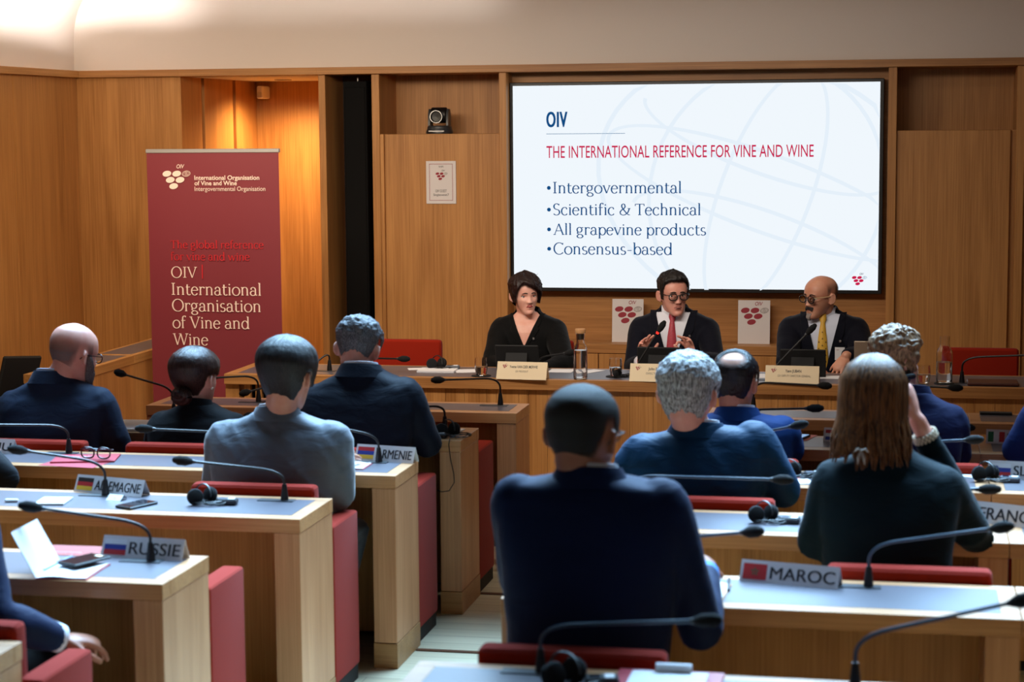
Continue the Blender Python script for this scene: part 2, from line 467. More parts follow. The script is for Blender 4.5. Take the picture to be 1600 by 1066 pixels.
# ---- a book serif drawn with a broad pen: strokes whose weight follows their direction
def _arc(cx, cy, rx, ry, a0, a1, n=14):
    return [(cx+rx*math.cos(math.radians(a0+(a1-a0)*i/n)), cy+ry*math.sin(math.radians(a0+(a1-a0)*i/n))) for i in range(n+1)]
def _stem(x, y0, y1): return [(x, y0), (x, y1)]
def _ser(x, y, l=.07, r=.07): return ('s', [(x-l, y), (x+r, y)])
def _glyphs():
    G = {}
    cap, xh, asc = .70, .48, .74
    G['I'] = (.36, [_stem(.18, 0, cap), _ser(.18, .014, .11, .11), _ser(.18, cap-.014, .11, .11)])
    n = lambda x: [[(x, .30)]+_arc(x+.15, .33, .15, .15, 180, 0)+[(x+.30, 0)], _ser(x+.30, .014)]
    G['n'] = (.56, [_stem(.12, 0, xh), _ser(.12, .014), _ser(.12, xh-.014, .08, 0)]+n(.12))
    G['m'] = (.86, [_stem(.12, 0, xh), _ser(.12, .014), _ser(.12, xh-.014, .08, 0)]+n(.12)+n(.42))
    G['h'] = (.56, [_stem(.12, 0, asc), _ser(.12, .014), _ser(.12, asc-.014, .08, 0)]+n(.12))
    G['r'] = (.40, [_stem(.12, 0, xh), _ser(.12, .014), _ser(.12, xh-.014, .08, 0), [(.12, .28)]+_arc(.27, .32, .15, .15, 180, 60), ('d', (.35, .43, .042))])
    G['u'] = (.56, [[(.12, xh), (.12, .18)]+_arc(.27, .16, .15, .155, 180, 340), _stem(.42, 0, xh), _ser(.42, .014, 0, .08), _ser(.12, xh-.014, .08, 0), _ser(.42, xh-.014, .08, 0)])
    G['i'] = (.26, [_stem(.13, 0, xh), _ser(.13, .014), _ser(.13, xh-.014, .08, 0), ('d', (.12, .63, .048))])
    G['l'] = (.26, [_stem(.13, 0, asc), _ser(.13, .014), _ser(.13, asc-.014, .08, 0)])
    G['t'] = (.35, [[(.13, .62), (.13, .14)]+_arc(.24, .13, .11, .13, 180, 320), ('s', [(.03, xh-.014), (.31, xh-.014)])])
    G['f'] = (.34, [[(.13, 0), (.13, .60)]+_arc(.25, .60, .12, .14, 180, 50), ('s', [(.03, xh-.014), (.30, xh-.014)]), _ser(.13, .014), ('d', (.31, .69, .04))])
    G['e'] = (.48, [_arc(.24, .235, .19, .245, 8, 325, 22), ('s', [(.06, .27), (.42, .27)])])
    G['o'] = (.54, [_arc(.27, .235, .22, .245, 0, 360, 26)])
    G['c'] = (.46, [_arc(.25, .235, .20, .245, 50, 320, 20), ('d', (.37, .39, .042))])
    G['a'] = (.49, [_arc(.22, .335, .14, .145, 160, 0)+[(.36, .08), (.40, .02), (.47, .03)], _arc(.21, .13, .155, .135, 60, 390, 18), ('d', (.10, .37, .042))])
    G['s'] = (.40, [_arc(.20, .355, .125, .125, 40, 250, 12)+[(.26, .21)]+_arc(.19, .118, .145, .122, 55, -150, 12)])
    G['d'] = (.57, [_arc(.25, .235, .19, .245, 0, 360, 24), _stem(.44, 0, asc), _ser(.44, asc-.014, .08, 0), _ser(.44, .014, 0, .08)])
    G['b'] = (.55, [_arc(.31, .235, .19, .245, 0, 360, 24), _stem(.12, 0, asc), _ser(.12, asc-.014, .08, 0)])
    G['p'] = (.55, [_arc(.31, .235, .19, .245, 0, 360, 24), _stem(.12, -.22, xh), _ser(.12, xh-.014, .08, 0), _ser(.12, -.206)])
    G['g'] = (.50, [_arc(.22, .32, .155, .16, 0, 360, 22), [(.33, .43), (.40, .47), (.47, .46)], [(.12, .19), (.08, .11), (.14, .05), (.34, .02)]+_arc(.25, -.09, .18, .11, 60, -250, 20)])
    G['v'] = (.50, [('k', [(.06, xh), (.25, 0)]), ('n', [(.25, 0), (.44, xh)]), _ser(.06, xh-.014), _ser(.43, xh-.014)])
    G['w'] = (.76, [('k', [(.06, xh), (.22, 0)]), ('n', [(.22, 0), (.38, xh)]), ('k', [(.38, xh), (.54, 0)]), ('n', [(.54, 0), (.70, xh)]), _ser(.06, xh-.014), _ser(.69, xh-.014)])
    G['V'] = (.66, [('k', [(.07, cap), (.33, 0)]), ('n', [(.33, 0), (.59, cap)]), _ser(.07, cap-.014, .09, .09), _ser(.58, cap-.014, .09, .09)])
    G['W'] = (.98, [('k', [(.07, cap), (.28, 0)]), ('n', [(.28, 0), (.49, cap)]), ('k', [(.49, cap), (.70, 0)]), ('n', [(.70, 0), (.91, cap)]), _ser(.07, cap-.014, .09, .09), _ser(.90, cap-.014, .09, .09), _ser(.47, cap-.014, .09, .04)])
    G['A'] = (.68, [('n', [(.06, 0), (.33, cap)]), ('k', [(.33, cap), (.61, 0)]), ('s', [(.16, .25), (.50, .25)]), _ser(.06, .014, .08, .08), _ser(.61, .014, .08, .08)])
    G['O'] = (.78, [_arc(.39, .35, .33, .36, 0, 360, 32)])
    G['C'] = (.68, [_arc(.38, .35, .32, .36, 48, 318, 26), ('n', [(.60, .58), (.61, .70)])])
    G['S'] = (.54, [_arc(.27, .53, .17, .175, 35, 250, 14)+[(.34, .33)]+_arc(.26, .17, .20, .18, 55, -150, 14), ('n', [(.42, .60), (.43, .70)])])
    G['T'] = (.64, [_stem(.32, 0, cap), ('s', [(.05, cap-.02), (.59, cap-.02)]), ('n', [(.05, .70), (.04, .56)]), ('n', [(.59, .70), (.60, .56)]), _ser(.32, .014, .10, .10)])
    G['&'] = (.74, [[(.66, .40), (.58, .18), (.40, .02), (.24, -.01), (.10, .07), (.08, .18), (.16, .30), (.32, .40), (.40, .52), (.36, .66), (.27, .70), (.19, .64), (.18, .52), (.26, .38), (.46, .14), (.60, .02), (.70, .01)], _ser(.64, .41, .09, .09)])
    G['-'] = (.38, [('s', [(.06, .25), (.32, .25)])])
    G['|'] = (.30, [('n', [(.15, -.12), (.15, .76)])])
    G['.'] = (.22, [('d', (.11, .04, .05))])
    G[' '] = (.25, [])
    G['*'] = (.30, [('d', (.13, .27, .10))])
    return G
GLY = _glyphs()
def serif2d(txt, size=1.0, thick=.078, thin=.030, track=0.0):
    V, F = [], []
    x = 0
    for ch in txt:
        adv, st = GLY[ch]
        for s in st:
            kind = 'p'
            if isinstance(s, tuple) and isinstance(s[0], str): kind, s = s
            if kind == 'd':
                k = len(V)
                for j in range(12): V.append((x+s[0]+s[2]*math.cos(j*PI/6), s[1]+s[2]*math.sin(j*PI/6)))
                F.append(tuple(range(k, k+12))); continue
            L = []
            for i, p in enumerate(s):
                a = s[max(i-1, 0)]; b = s[min(i+1, len(s)-1)]
                dx, dy = b[0]-a[0], b[1]-a[1]
                if len(s) > 3 and s[0] == s[-1] and i in (0, len(s)-1):
                    dx, dy = s[1][0]-s[-2][0], s[1][1]-s[-2][1]
                q = math.hypot(dx, dy) or 1
                dx /= q; dy /= q
                w = {'p': thin+(thick-thin)*abs(dy)**1.5, 's': thin, 'k': thick*.95, 'n': thin*1.2}[kind]/2
                L.append(((x+p[0]-dy*w, p[1]+dx*w), (x+p[0]+dy*w, p[1]-dx*w)))
            k = len(V)
            for a, b in L: V += [a, b]
            for i in range(len(L)-1): F.append((k+2*i, k+2*i+1, k+2*i+3, k+2*i+2))
        x += adv+track
    return ([(a*size, b*size) for a, b in V], F)

def grape_logo(mb, o, r, u, w, mi_grape=0, mi_globe=1, mi_txt=2, letters=True):
    """bunch of five ellipses, a lined globe and the three letters; w = width of the whole mark"""
    o, r, u = Vector(o), Vector(r), Vector(u)
    k = w/1.0
    for x, y in ((.17, .66), (.52, .66), (.285, .45), (.635, .45), (.40, .24)):
        mb.disc(o+r*x*k+u*y*k, r, u, .158*k, .098*k, 22, mi_grape, 0.18)
    c = o+r*.86*k+u*.66*k
    def ring(rx, ry, tilt=.18, off=0):
        n = 22; V = []; F = []
        for j in range(n):
            a = 2*PI*j/n
            for q in (1.0, .90):
                x, y = rx*q*math.cos(a), ry*q*math.sin(a)
                if rx < .05: x = rx*math.cos(a)*(1.0 if q == 1 else .5)
                V.append((x*math.cos(tilt)-y*math.sin(tilt), x*math.sin(tilt)+y*math.cos(tilt)))
        for j in range(n):
            a, b = 2*j, 2*((j+1) % n)
            F.append((a, b, b+1, a+1))
        mb.flat2d(([(p[0]*k, p[1]*k) for p in V], F), c, r, u, mi_globe)
    ring(.15, .098); ring(.09, .098); ring(.034, .098); ring(.15, .04)
    if letters:
        mb.flat2d(fit2d(text2d('OIV', 1, 'LEFT', 1, .012, .22), .28*k, .135*k), o+r*.52*k+u*.84*k, r, u, mi_txt)

# ---------------------------------------------------------------- the room
XL, XR, YF, YB = -5.33, 3.0, 12.0, -2.0
ZB, ZT = 2.38, 2.425          # underside and top of the oak beam

def floor_mat():
    m, nt, b = new_mat('pale_floor_planks')
    L = nt.links
    tc = nt.nodes.new('ShaderNodeTexCoord')
    br = nt.nodes.new('ShaderNodeTexBrick')
    br.inputs['Scale'].default_value = 1.0
    br.inputs['Brick Width'].default_value = 1.3
    br.inputs['Row Height'].default_value = 0.105
    br.inputs['Mortar Size'].default_value = 0.0016
    br.inputs['Color1'].default_value = (*lin((216, 206, 176)), 1)
    br.inputs['Color2'].default_value = (*lin((198, 186, 156)), 1)
    br.inputs['Mortar'].default_value = (*lin((150, 130, 104)), 1)
    L.new(tc.outputs['Object'], br.inputs['Vector'])
    mp = nt.nodes.new('ShaderNodeMapping'); mp.inputs['Scale'].default_value = (2, 60, 1)
    L.new(tc.outputs['Object'], mp.inputs[0])
    n = nt.nodes.new('ShaderNodeTexNoise'); n.inputs['Scale'].default_value = 1; n.inputs['Detail'].default_value = 4
    L.new(mp.outputs[0], n.inputs['Vector'])
    r = nt.nodes.new('ShaderNodeMapRange'); r.inputs[1].default_value = .3; r.inputs[2].default_value = .7; r.inputs[3].default_value = .88; r.inputs[4].default_value = 1.08
    L.new(n.outputs['Fac'], r.inputs[0])
    s = nt.nodes.new('ShaderNodeVectorMath'); s.operation = 'SCALE'
    L.new(br.outputs['Color'], s.inputs[0]); L.new(r.outputs[0], s.inputs['Scale'])
    L.new(s.outputs[0], b.inputs['Base Color'])
    b.inputs['Roughness'].default_value = 0.35
    return m
FLOOR = floor_mat()

struct('floor', MB().box(XL-.1, XR+.1, YB-.1, 13.9, -0.1, 0), FLOOR)
for y in (7.222, 8.172):
    struct('trim_1' if y < 8 else 'trim_2', MB().box(-1.86, -0.95, y-.012, y+.012, 0, 0.006, .002), OAK_DARK)

# side and rear walls
struct('wall_left', MB().box(XL-.1, XL, YB, 11.06, 0, ZB).box(XL-.1, XL-.004, 11.06, 11.075, 0, ZB).box(XL-.1, XL, 11.075, YF, 0, ZB), OAK_V)
struct('wall_right', MB().box(XR, XR+.1, YB, YF+.4, 0, ZB), OAK_V)
struct('wall_rear', MB().box(XL-.1, XR+.1, YB-.1, YB, 0, ZT), OAK_V)
struct('wall_front', MB().box(XL, -4.61, YF, YF+.16, 0, ZB), OAK_V)
# the lit alcove
struct('wall_alcove_side', MB().box(-4.66, -4.61, 12.16, 12.375, 0, ZB).box(-4.66, -4.61, 12.43, 12.99, 0, ZB).box(-4.66, -4.61, 13.05, 13.5, 0, ZB).box(-4.68, -4.65, 12.16, 13.5, 0, ZB), OAK_V)
struct('wall_alcove_rear', MB().box(-4.66, -3.4, 13.5, 13.56, 0, ZB+.02), OAK_V)
struct('ceiling_alcove', MB().box(-4.68, -3.64, YF+.1, 13.56, ZB, ZB+.04), CEILING)
# posts, stiles and beam (all oak, front faces in one plane)
def post(n, x0, x1, y1=YF+.3, y0=YF): struct(n, MB().box(x0, x1, y0, y1, 0, ZB, .002), OAK_V)
post('pillar_slot_left', -3.685, -3.64, 13.5)
post('pillar_niche_left', -3.335, -3.285, YF+.47)
post('pillar_screen_left', -2.51, -2.465, YF+.47)
post('pillar_screen_right', -0.118, -0.068, YF+.47)
post('pillar_niche_right', 0.632, 0.68, YF+.47)
struct('beam_front', MB().box(XL, -4.61, YF-.035, YF+.16, ZB, ZT, .002).box(-4.61, -3.685, YF-.035, YF+.16, ZB, ZT, .002).box(-3.685, XR, YF-.035, YF+.5, ZB, ZT, .002), OAK_H)
struct('beam_left', MB().box(XL-.1, XL+.035, YB, YF-.035, ZB, ZT, .002), OAK_Y)
struct('beam_right', MB().box(XR-.035, XR+.1, YB, YF-.035, ZB, ZT, .002), OAK_Y)
# slot behind the loudspeaker column
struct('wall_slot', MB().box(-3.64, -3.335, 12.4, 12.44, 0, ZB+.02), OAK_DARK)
# niche on the left: recessed top, proud lower panel whose top is a shelf
struct('wall_niche_left', MB().box(-3.285, -2.51, 12.42, 12.46, 1.96, ZB+.02), OAK_V)
struct('panel_wall_left', MB().box(-3.285, -2.51, 12.035, 12.42, 0, 2.0, .002).box(-3.285, -3.262, 12.006, 12.035, 0, 2.0, .001), OAK_V)
# screen bay
struct('wall_screen_bay', MB().box(-2.465, -0.118, 12.2, 12.24, 0, ZB+.02), OAK_H)
# right niche
struct('wall_niche_right', MB().box(-0.068, 0.632, 12.42, 12.46, 1.96, ZB+.02).box(0.68, XR, 12.42, 12.46, 1.96, ZB+.02), OAK_V)
struct('panel_wall_right', MB().box(-0.068, 0.60, 12.03, 12.42, 0, 2.0, .002).box(0.60, 0.632, 12.06, 12.42, 0, 2.0), OAK_V)
struct('panel_wall_corner', MB().box(0.68, XR, 12.03, 12.42, 0, 2.0, .002), OAK_V)

# plaster cove and ceiling in one shell
prof = [(0, ZT), (0, 2.60)]
Rc = .34
for i in range(1, 13):
    a = PI/2*i/12
    prof.append((Rc*(1-math.cos(a)), 2.60+Rc*math.sin(a)))
mb = MB()
rings = []
for d, z in prof:
    x0, x1, y0, y1 = XL-.02+d, XR+.02-d, YB-.02+d, YF+.02-d
    rings.append([(x0, y0, z), (x1, y0, z), (x1, y1, z), (x0, y1, z)])
mb.loft(rings, cap=False)
k = 4*(len(rings)-1)
mb.f.append((k, k+1, k+2, k+3)); mb.m.append(1)
ceil = mb.build('ceiling', [PLASTER, plain('ceiling_panel_grey', (120, 112, 106), .9)], fix=False, sharp=40)
ceil['kind'] = 'structure'

# ---------------------------------------------------------------- fixtures on the walls
t = thing('recessed_downlight', 'round recessed downlight glowing in the white alcove ceiling', 'ceiling lamp', (-4.245, 13.0, ZB))
MB().lathe([(.060, -.006), (.060, 0), (.045, 0), (.045, -.006)], 24).build('trim_ring', ALU, t)
MB().lathe([(.044, -.002), (.044, 0)], 24).build('lamp_glass', emit('downlight_glow', (255, 236, 205), 8), t)
d = bpy.data.lights.new('downlight_beam', 'SPOT'); d.energy = 115; d.color = (1.0, 0.66, 0.30); d.spot_size = 2.7; d.spot_blend = 0.9; d.shadow_soft_size = 0.05
o = bpy.data.objects.new('downlight_beam', d); COL.objects.link(o); o.location = (0, 0, -.03); o.parent = t

t = thing('motion_sensor', 'small white motion sensor high in the corner of the lit alcove', 'sensor', (-4.53, 13.36, 2.30))
MB().box(-.022, .022, -.03, .14, -.045, .045, .008).build('sensor_body', PAPER, t)
MB().box(-.016, .016, -.036, -.028, -.038, .002, .004).build('sensor_lens', plain('sensor_lens', (190, 186, 180), .3), t)

t = thing('column_speaker', 'tall slim black column loudspeaker standing in the dark wall slot', 'loudspeaker', (-3.48, 12.2, 0))
MB().box(-.078, .078, -.075, .075, .02, 2.34, .004).build('cabinet', COLUMN, t)
MB().box(-.066, .066, -.080, -.074, .06, 2.30, .002).build('grille', COLUMN, t)
MB().box(-.11, .11, -.10, .10, 0, .02, .003).build('foot_plate', BLACK, t)
MB().tube([(0, 0, 2.34), (0, 0, 2.365)], .006).build('hook', STEEL, t)

# PTZ camera on the shelf
t = thing('conference_camera', 'black pan and tilt conference camera on the oak wall shelf', 'camera', (-2.935, 12.17, 2.0))
b = MB().lathe([(.082, 0), (.086, .004), (.086, .018), (.080, .03), (.078, .045), (.070, .052)], 32)
b.build('base', DARK_GREY, t)
MB().box(-.052, .052, -.0885, -.08, .012, .022, .002).build('status_strip', STEEL, t)
y = MB()
for sx in (-1, 1):
    y.prism([(-.042, .052), (.042, .052), (.036, .13), (.018, .158), (-.018, .158), (-.036, .13)], sx*.066, sx*.052, 'yz')
y.build('yoke', DARK_GREY, t)
h = MB().lathe([(.045, -.05), (.05, -.045), (.05, .045), (.045, .05)], 28)
h.xform(Matrix.Translation((0, 0, .118)) @ Matrix.Rotation(PI/2, 4, 'Y'))
h.build('camera_head', BLACK, t)
l = MB().lathe([(.036, 0), (.040, .004), (.040, .030), (.034, .034), (.030, .022), (.0, .020)], 28, cap=False)
l.xform(Matrix.Translation((-.004, -.044, .108)) @ Matrix.Rotation(PI/2, 4, 'X'))
ln = l.build('lens', BLACK, t)
r = MB()
pr = [(.0365, .033), (.0405, .033), (.0405, .0355), (.0365, .0355), (.0365, .033)]
r.lathe(pr, 28, cap=False); r.xform(Matrix.Translation((-.004, -.044, .108)) @ Matrix.Rotation(PI/2, 4, 'X'))
r.build('lens_ring', STEEL, ln)

# wall notice
t = thing('wall_notice', 'framed white notice with wifi details and a red grape mark on the oak panel', 'notice', (-2.895, 12.033, 1.694))
MB().box(-.097, .097, -.006, 0, -.135, .135, .001).build('sheet', CARD, t)
fr = MB(); O = (0, -.0068, 0); X_ = (1, 0, 0); Z_ = (0, 0, 1)
for x0, x1, y0, y1 in ((-.076, .076, .115, .1175), (-.076, .076, -.1145, -.112), (-.076, -.0735, -.1145, .1175), (.0735, .076, -.1145, .1175)):
    fr.quad(O, X_, Z_, x0, x1, y0, y1)
fr.build('border', WINE, t, fix=False)
lg = MB(); grape_logo(lg, (-.036, -.0069, .004), X_, Z_, .078)
lg.build('logo', [WINE, INK_SOFT, INK], t, fix=False)
for s_, w, h_, z in (('WIFI', .030, .012, .093), ('OIV GUEST', .074, .017, -.062), ('Singlesweet7', .100, .015, -.085)):
    MB().flat2d(fit2d(text2d(s_), w, h_, 'c'), (0, -.0069, z), X_, Z_).build('text_line', INK, t, fix=False)

# ---------------------------------------------------------------- the big display
SCW = emit('display_white', (240, 247, 253), 1.0)
SCB = emit('display_blue', (16, 76, 132), 0.95)
SCR = emit('display_red', (204, 28, 76), 0.95)
SCG = emit('display_pale_blue', (229, 240, 250), 1.0)
SCK = emit('display_grey', (70, 84, 104), 0.9)
SCL = emit('display_line', (120, 150, 180), 0.95)
sx0, sx1, sz0, sz1 = -2.442, -0.168, 1.026, 2.296
t = thing('wall_display', 'large bright wall display showing a slide titled OIV', 'screen', ((sx0+sx1)/2, 12.1, sz0))
W_ = (sx1-sx0)/2; H_ = sz1-sz0
MB().box(-W_-.021, W_+.024, .002, .07, -.024, H_+.021, .004).build('bezel', BLACK, t)
MB().box(-W_*.5, W_*.5, .07, .10, .3, .9).build('wall_bracket', BLACK_M, t)
pn = MB().quad((0, 0, 0), X_, Z_, -W_, W_, 0, H_).build('panel', SCW, t, fix=False)
kx = 2*W_/574.0          # slide laid out on a 574 x 324 grid
def S(px, py): return (-W_+px*kx, -.003, H_-py*kx)
gl = MB()
def gring(cx, cy, rx, ry, tilt, th=5, a0=0, a1=360, n=60):
    V = []; F = []
    for j in range(n+1):
        a = math.radians(a0+(a1-a0)*j/n)
        for q in (-th/2, th/2):
            x, y = (rx+q)*math.cos(a), (ry+q)*math.sin(a)
            V.append((cx+x*math.cos(tilt)-y*math.sin(tilt), cy+x*math.sin(tilt)+y*math.cos(tilt)))
    V2 = [(min(max(x, 1), 573), min(max(y, 1), 322)) for x, y in V]
    for j in range(n): F.append((2*j, 2*j+1, 2*j+3, 2*j+2))
    gl.add([(-W_+x*kx, -.0015, H_-y*kx) for x, y in V2], F)
gring(400, 170, 270, 200, .35, 7)
gring(400, 170, 180, 200, .35, 6)
gring(400, 170, 70, 200, .35, 6)
gring(400, 170, 262, 60, .35, 6)
gring(400, 90, 200, 50, .35, 6, 0, 180)
gring(400, 260, 220, 60, .35, 6, 180, 360)
gl.build('globe_watermark', SCG, t, fix=False)
def slide_line(geo, px, py, mat, extra=None):
    m = MB().flat2d(geo, S(px, py), X_, Z_)
    if extra: MB().disc(Vector(S(*extra)), X_, Z_, 3.1*kx, 3.1*kx, 16).build('bullet_point', mat, t, fix=False)
    m.build('slide_text_line', mat, t, fix=False)
slide_line(fit2d(text2d('OIV', 1, 'LEFT', 1, .012, 0, 1.12), 33*kx, 24*kx), 54, 65, SCB)
slide_line(fit2d(text2d('OIV', 1, 'LEFT', 1, .012, 0, 1.12), 33*kx, 24*kx), 55.2, 65, SCB)
slide_line(fit2d(text2d('THE INTERNATIONAL REFERENCE FOR VINE AND WINE', 1, 'LEFT', 1, .004, 0, 1.02), 420*kx, 19*kx), 54, 114, SCR)
for s_, px, py, w in (('Intergovernmental', 64.5, 170, 204), ('Scientific & Technical', 64.5, 204.5, 234.5), ('All grapevine products', 64.5, 236, 243.5), ('Consensus-based', 64.5, 267, 190)):
    slide_line(fit2d(serif2d(s_, 1, .088, .042), w*kx), px, py, SCB, (57.5, py-8.5))
slide_line(fit2d(text2d('16'), 5*kx, 6.5*kx), 278, 316, SCK)
MB().quad(S(54, 76), X_, Z_, 0, 126*kx, -.5*kx, .4*kx).build('slide_rule_line', SCL, t, fix=False)
lg = MB(); grape_logo(lg, S(534, 316), X_, Z_, 23*kx)
lg.build('slide_logo', [SCR, SCL, SCK], t, fix=False)

# credenza under the display, with two leaning marks on it
t = thing('credenza', 'low oak credenza built in under the wall display', 'cabinet', (-1.29, 11.95, 0))
MB().box(-1.172, 1.168, 0, .245, .63, .686, .002).build('top', OAK_H, t)
MB().box(-1.172, 1.168, .01, .245, 0, .63).build('carcass', OAK_DARK, t)
for i in range(8):
    x = -1.172+i*2.34/8
    MB().box(x+.003, x+2.34/8-.003, -.006, .012, .06, .626, .002).build('door', OAK_V, t)
for nm, cx, lb in (('left', -1.7135, 'white card with five red grapes leaning behind the speaking man'), ('right', -0.922, 'white card with five red grapes leaning between the two seated men')):
    t = thing('logo_card', lb, 'card', (cx, 12.085, .686), 0, 'grape logo cards on the credenza')
    b = MB().box(-.099, .099, -.004, .002, 0, .272, .001)
    lg = MB(); grape_logo(lg, (-.084, -.0046, .095), X_, Z_, .172)
    M_ = Matrix.Rotation(-.10, 4, 'X')
    b.xform(M_); lg.xform(M_)
    b.build('sheet', CARD, t); lg.build('logo', [WINE, INK_SOFT, WINE], t, fix=False)

# ---------------------------------------------------------------- desks
ROWS = {'Z': (4.09, 4.50), 'A': (5.15, 5.53), 'B': (6.11, 6.49), 'C': (6.95, 7.30), 'D': (7.80, 8.15), 'E': (8.60, 8.92)}
TZ = 0.74
def desk(row, x0, x1, label, left=True, right=True):
    y0, y1 = ROWS[row]
    cx = (x0+x1)/2; w = (x1-x0)/2; dp = y1-y0
    t = thing('conference_desk', label, 'desk', (cx, y0, 0), 0, 'rows of oak conference desks')
    n, f, e = .062, .045, .05
    top = MB()
    z0 = .692
    top.box(-w, w, 0, n, z0, TZ, .0015).box(-w, w, dp-f, dp, z0, TZ, .0015)
    top.box(-w, -w+e, n, dp-f, z0, TZ, .0015).box(w-e, w, n, dp-f, z0, TZ, .0015)
    top.box(-w+e, w-e, n, dp-f, z0, TZ-.004)
    top.build('top', OAK_RIM, t)
    MB().box(-w+e, w-e, n, dp-f, TZ-.004, TZ+.0004).build('inlay', LAMINATE, t)
    MB().box(-w+.09, w-.09, dp-.05, dp-.03, .06, z0).build('modesty_panel', OAK_V, t)
    for flag, sx in ((left, -1), (right, 1)):
        if not flag: continue
        a, b_ = sorted((sx*(w-.002), sx*(w-.092)))
        p = MB().box(a, b_, .002, dp-.002, .098, z0-.001, .0015).build('end_panel', OAK_PALE, t)
        a, b_ = sorted((sx*w, sx*(w-.094)))
        MB().box(a, b_, 0, dp, 0, .096, .0015).build('plinth', OAK_APRON, p)
    return t
LEFT_END = {'Z': -2.195, 'A': -2.073, 'B': -1.968, 'C': -1.862, 'D': -1.806, 'E': -1.73}
desk('Z', -3.75, LEFT_END['Z'], 'oak desk cut off at the lower left corner, nearest the camera on that side')
desk('A', -3.75, LEFT_END['A'], 'oak desk with the RUSSIE nameplate and an open notebook')
desk('B', -3.75, LEFT_END['B'], 'oak desk with the ALLEMAGNE nameplate and a notepad')
desk('C', -3.75, LEFT_END['C'], 'oak desk with the ARMENIE nameplate and a red folder')
desk('D', -3.75, LEFT_END['D'], 'oak desk of the bald man, the bun woman and the dark-suited man')
desk('E', -3.52, LEFT_END['E'], 'oak desk in front of the burgundy banner, empty but for two microphones')
desk('Z', -1.15, 0.30, 'oak desk along the bottom edge with a red folder and headset', True, False)
desk('A', -1.085, 0.31, 'oak desk with the MAROC nameplate')
desk('B', -1.03, 0.325, 'oak desk right in front of the woman with long hair')
desk('C', -0.97, 0.305, 'oak desk right in front of the grey-haired man')
desk('D', -0.92, 0.297, 'oak desk in front of the balding man, with a striped flag plate')
desk('E', -0.87, 0.28, 'oak desk empty between the balding man and the podium')
desk('Z', 0.302, 1.9, 'oak desk at the lower right corner', False, True)
desk('A', 0.312, 1.9, 'oak desk beyond the MAROC desk, mostly out of frame', False, True)
desk('B', 0.327, 1.9, 'oak desk with the FRANCE nameplate at the right edge', False, True)
desk('C', 0.307, 1.9, 'oak desk with the SLO nameplate at the right edge', False, True)
desk('D', 0.299, 1.9, 'oak desk with the Italian flag plate', False, True)
desk('E', 0.282, 1.9, 'oak desk at the right edge nearest the podium', False, True)

# ---------------------------------------------------------------- armchairs
def make_chair(name='armchair'):
    t = thing(name, 'x', 'chair', (0, 0, 0), 0, 'red upholstered armchairs')
    w = .30
    for sx in (-1, 1):
        a, b_ = sorted((sx*w, sx*(w-.075)))
        arm = MB().box(a, b_, .0, .315, .055, .635, .014).build('arm_panel', RED_FAB, t)
        MB().box(a+.006, b_-.006, .012, .305, 0, .056).build('plinth', BLACK_M, arm)
    bk = MB().box(-.232, .232, -.035, .035, .40, .775, .022)
    bk.xform(Matrix.Translation((0, .045, 0)) @ Matrix.Translation((0, 0, .42)) @ Matrix.Rotation(.04, 4, 'X') @ Matrix.Translation((0, 0, -.42)))
    bk.build('backrest', RED_FAB, t)
    MB().box(-.222, .222, .075, .43, .33, .435, .025).build('seat', RED_FAB, t)
    MB().box(-.20, .20, .09, .38, .02, .33).build('seat_base', BLACK_M, t)
    return t
_ch = make_chair()
_first = [True]
def chair(x, y, label, rz=0.0, low=False):
    t = _ch if _first[0] else copy_tree(_ch)
    _first[0] = False
    t.location = (x, y, 0); t.rotation_euler = (0, 0, rz); t['label'] = label
    if low:
        for c in t.children:
            if c.name.startswith('backrest'): c.location.z = -.085
    return t
gap = {k: ROWS[k][1]+.016 for k in ROWS}
chair(-2.45, gap['Z'], 'red armchair under the man at the lower left corner')
chair(-2.378, gap['A'], 'empty red armchair beyond the RUSSIE plate', low=True)
chair(-2.272, gap['B'], 'red armchair under the man in the grey suit')
chair(-3.66, gap['B'], 'red armchair under the person cut off at the left edge')
chair(-2.17, gap['C'], 'red armchair under the man in the dark suit with cropped grey hair')
chair(-2.86, gap['C'], 'red armchair under the woman with a bun')
chair(-3.50, gap['C'], 'red armchair under the bald man with a beard')
chair(-2.112, gap['D'], 'red armchair with its side showing behind the desk with the hanging cable', low=True)
chair(-2.78, gap['D'], 'red armchair hidden between the woman with a bun and the front desk', low=True)
chair(-3.43, gap['D'], 'red armchair at the left end of the front row', low=True)
chair(-0.78, gap['Z'], 'red armchair under the man in the navy jacket')
chair(0.02, gap['A'], 'red armchair under the woman with long hair, behind the MAROC plate')
chair(-0.655, gap['B'], 'red armchair under the grey-haired man')
chair(-0.62, gap['C'], 'red armchair under the balding man in the blue suit')
chair(0.06, gap['C'], 'red armchair under the blonde woman in navy')
chair(0.69, gap['C'], 'red armchair under the person in blue at the right edge')

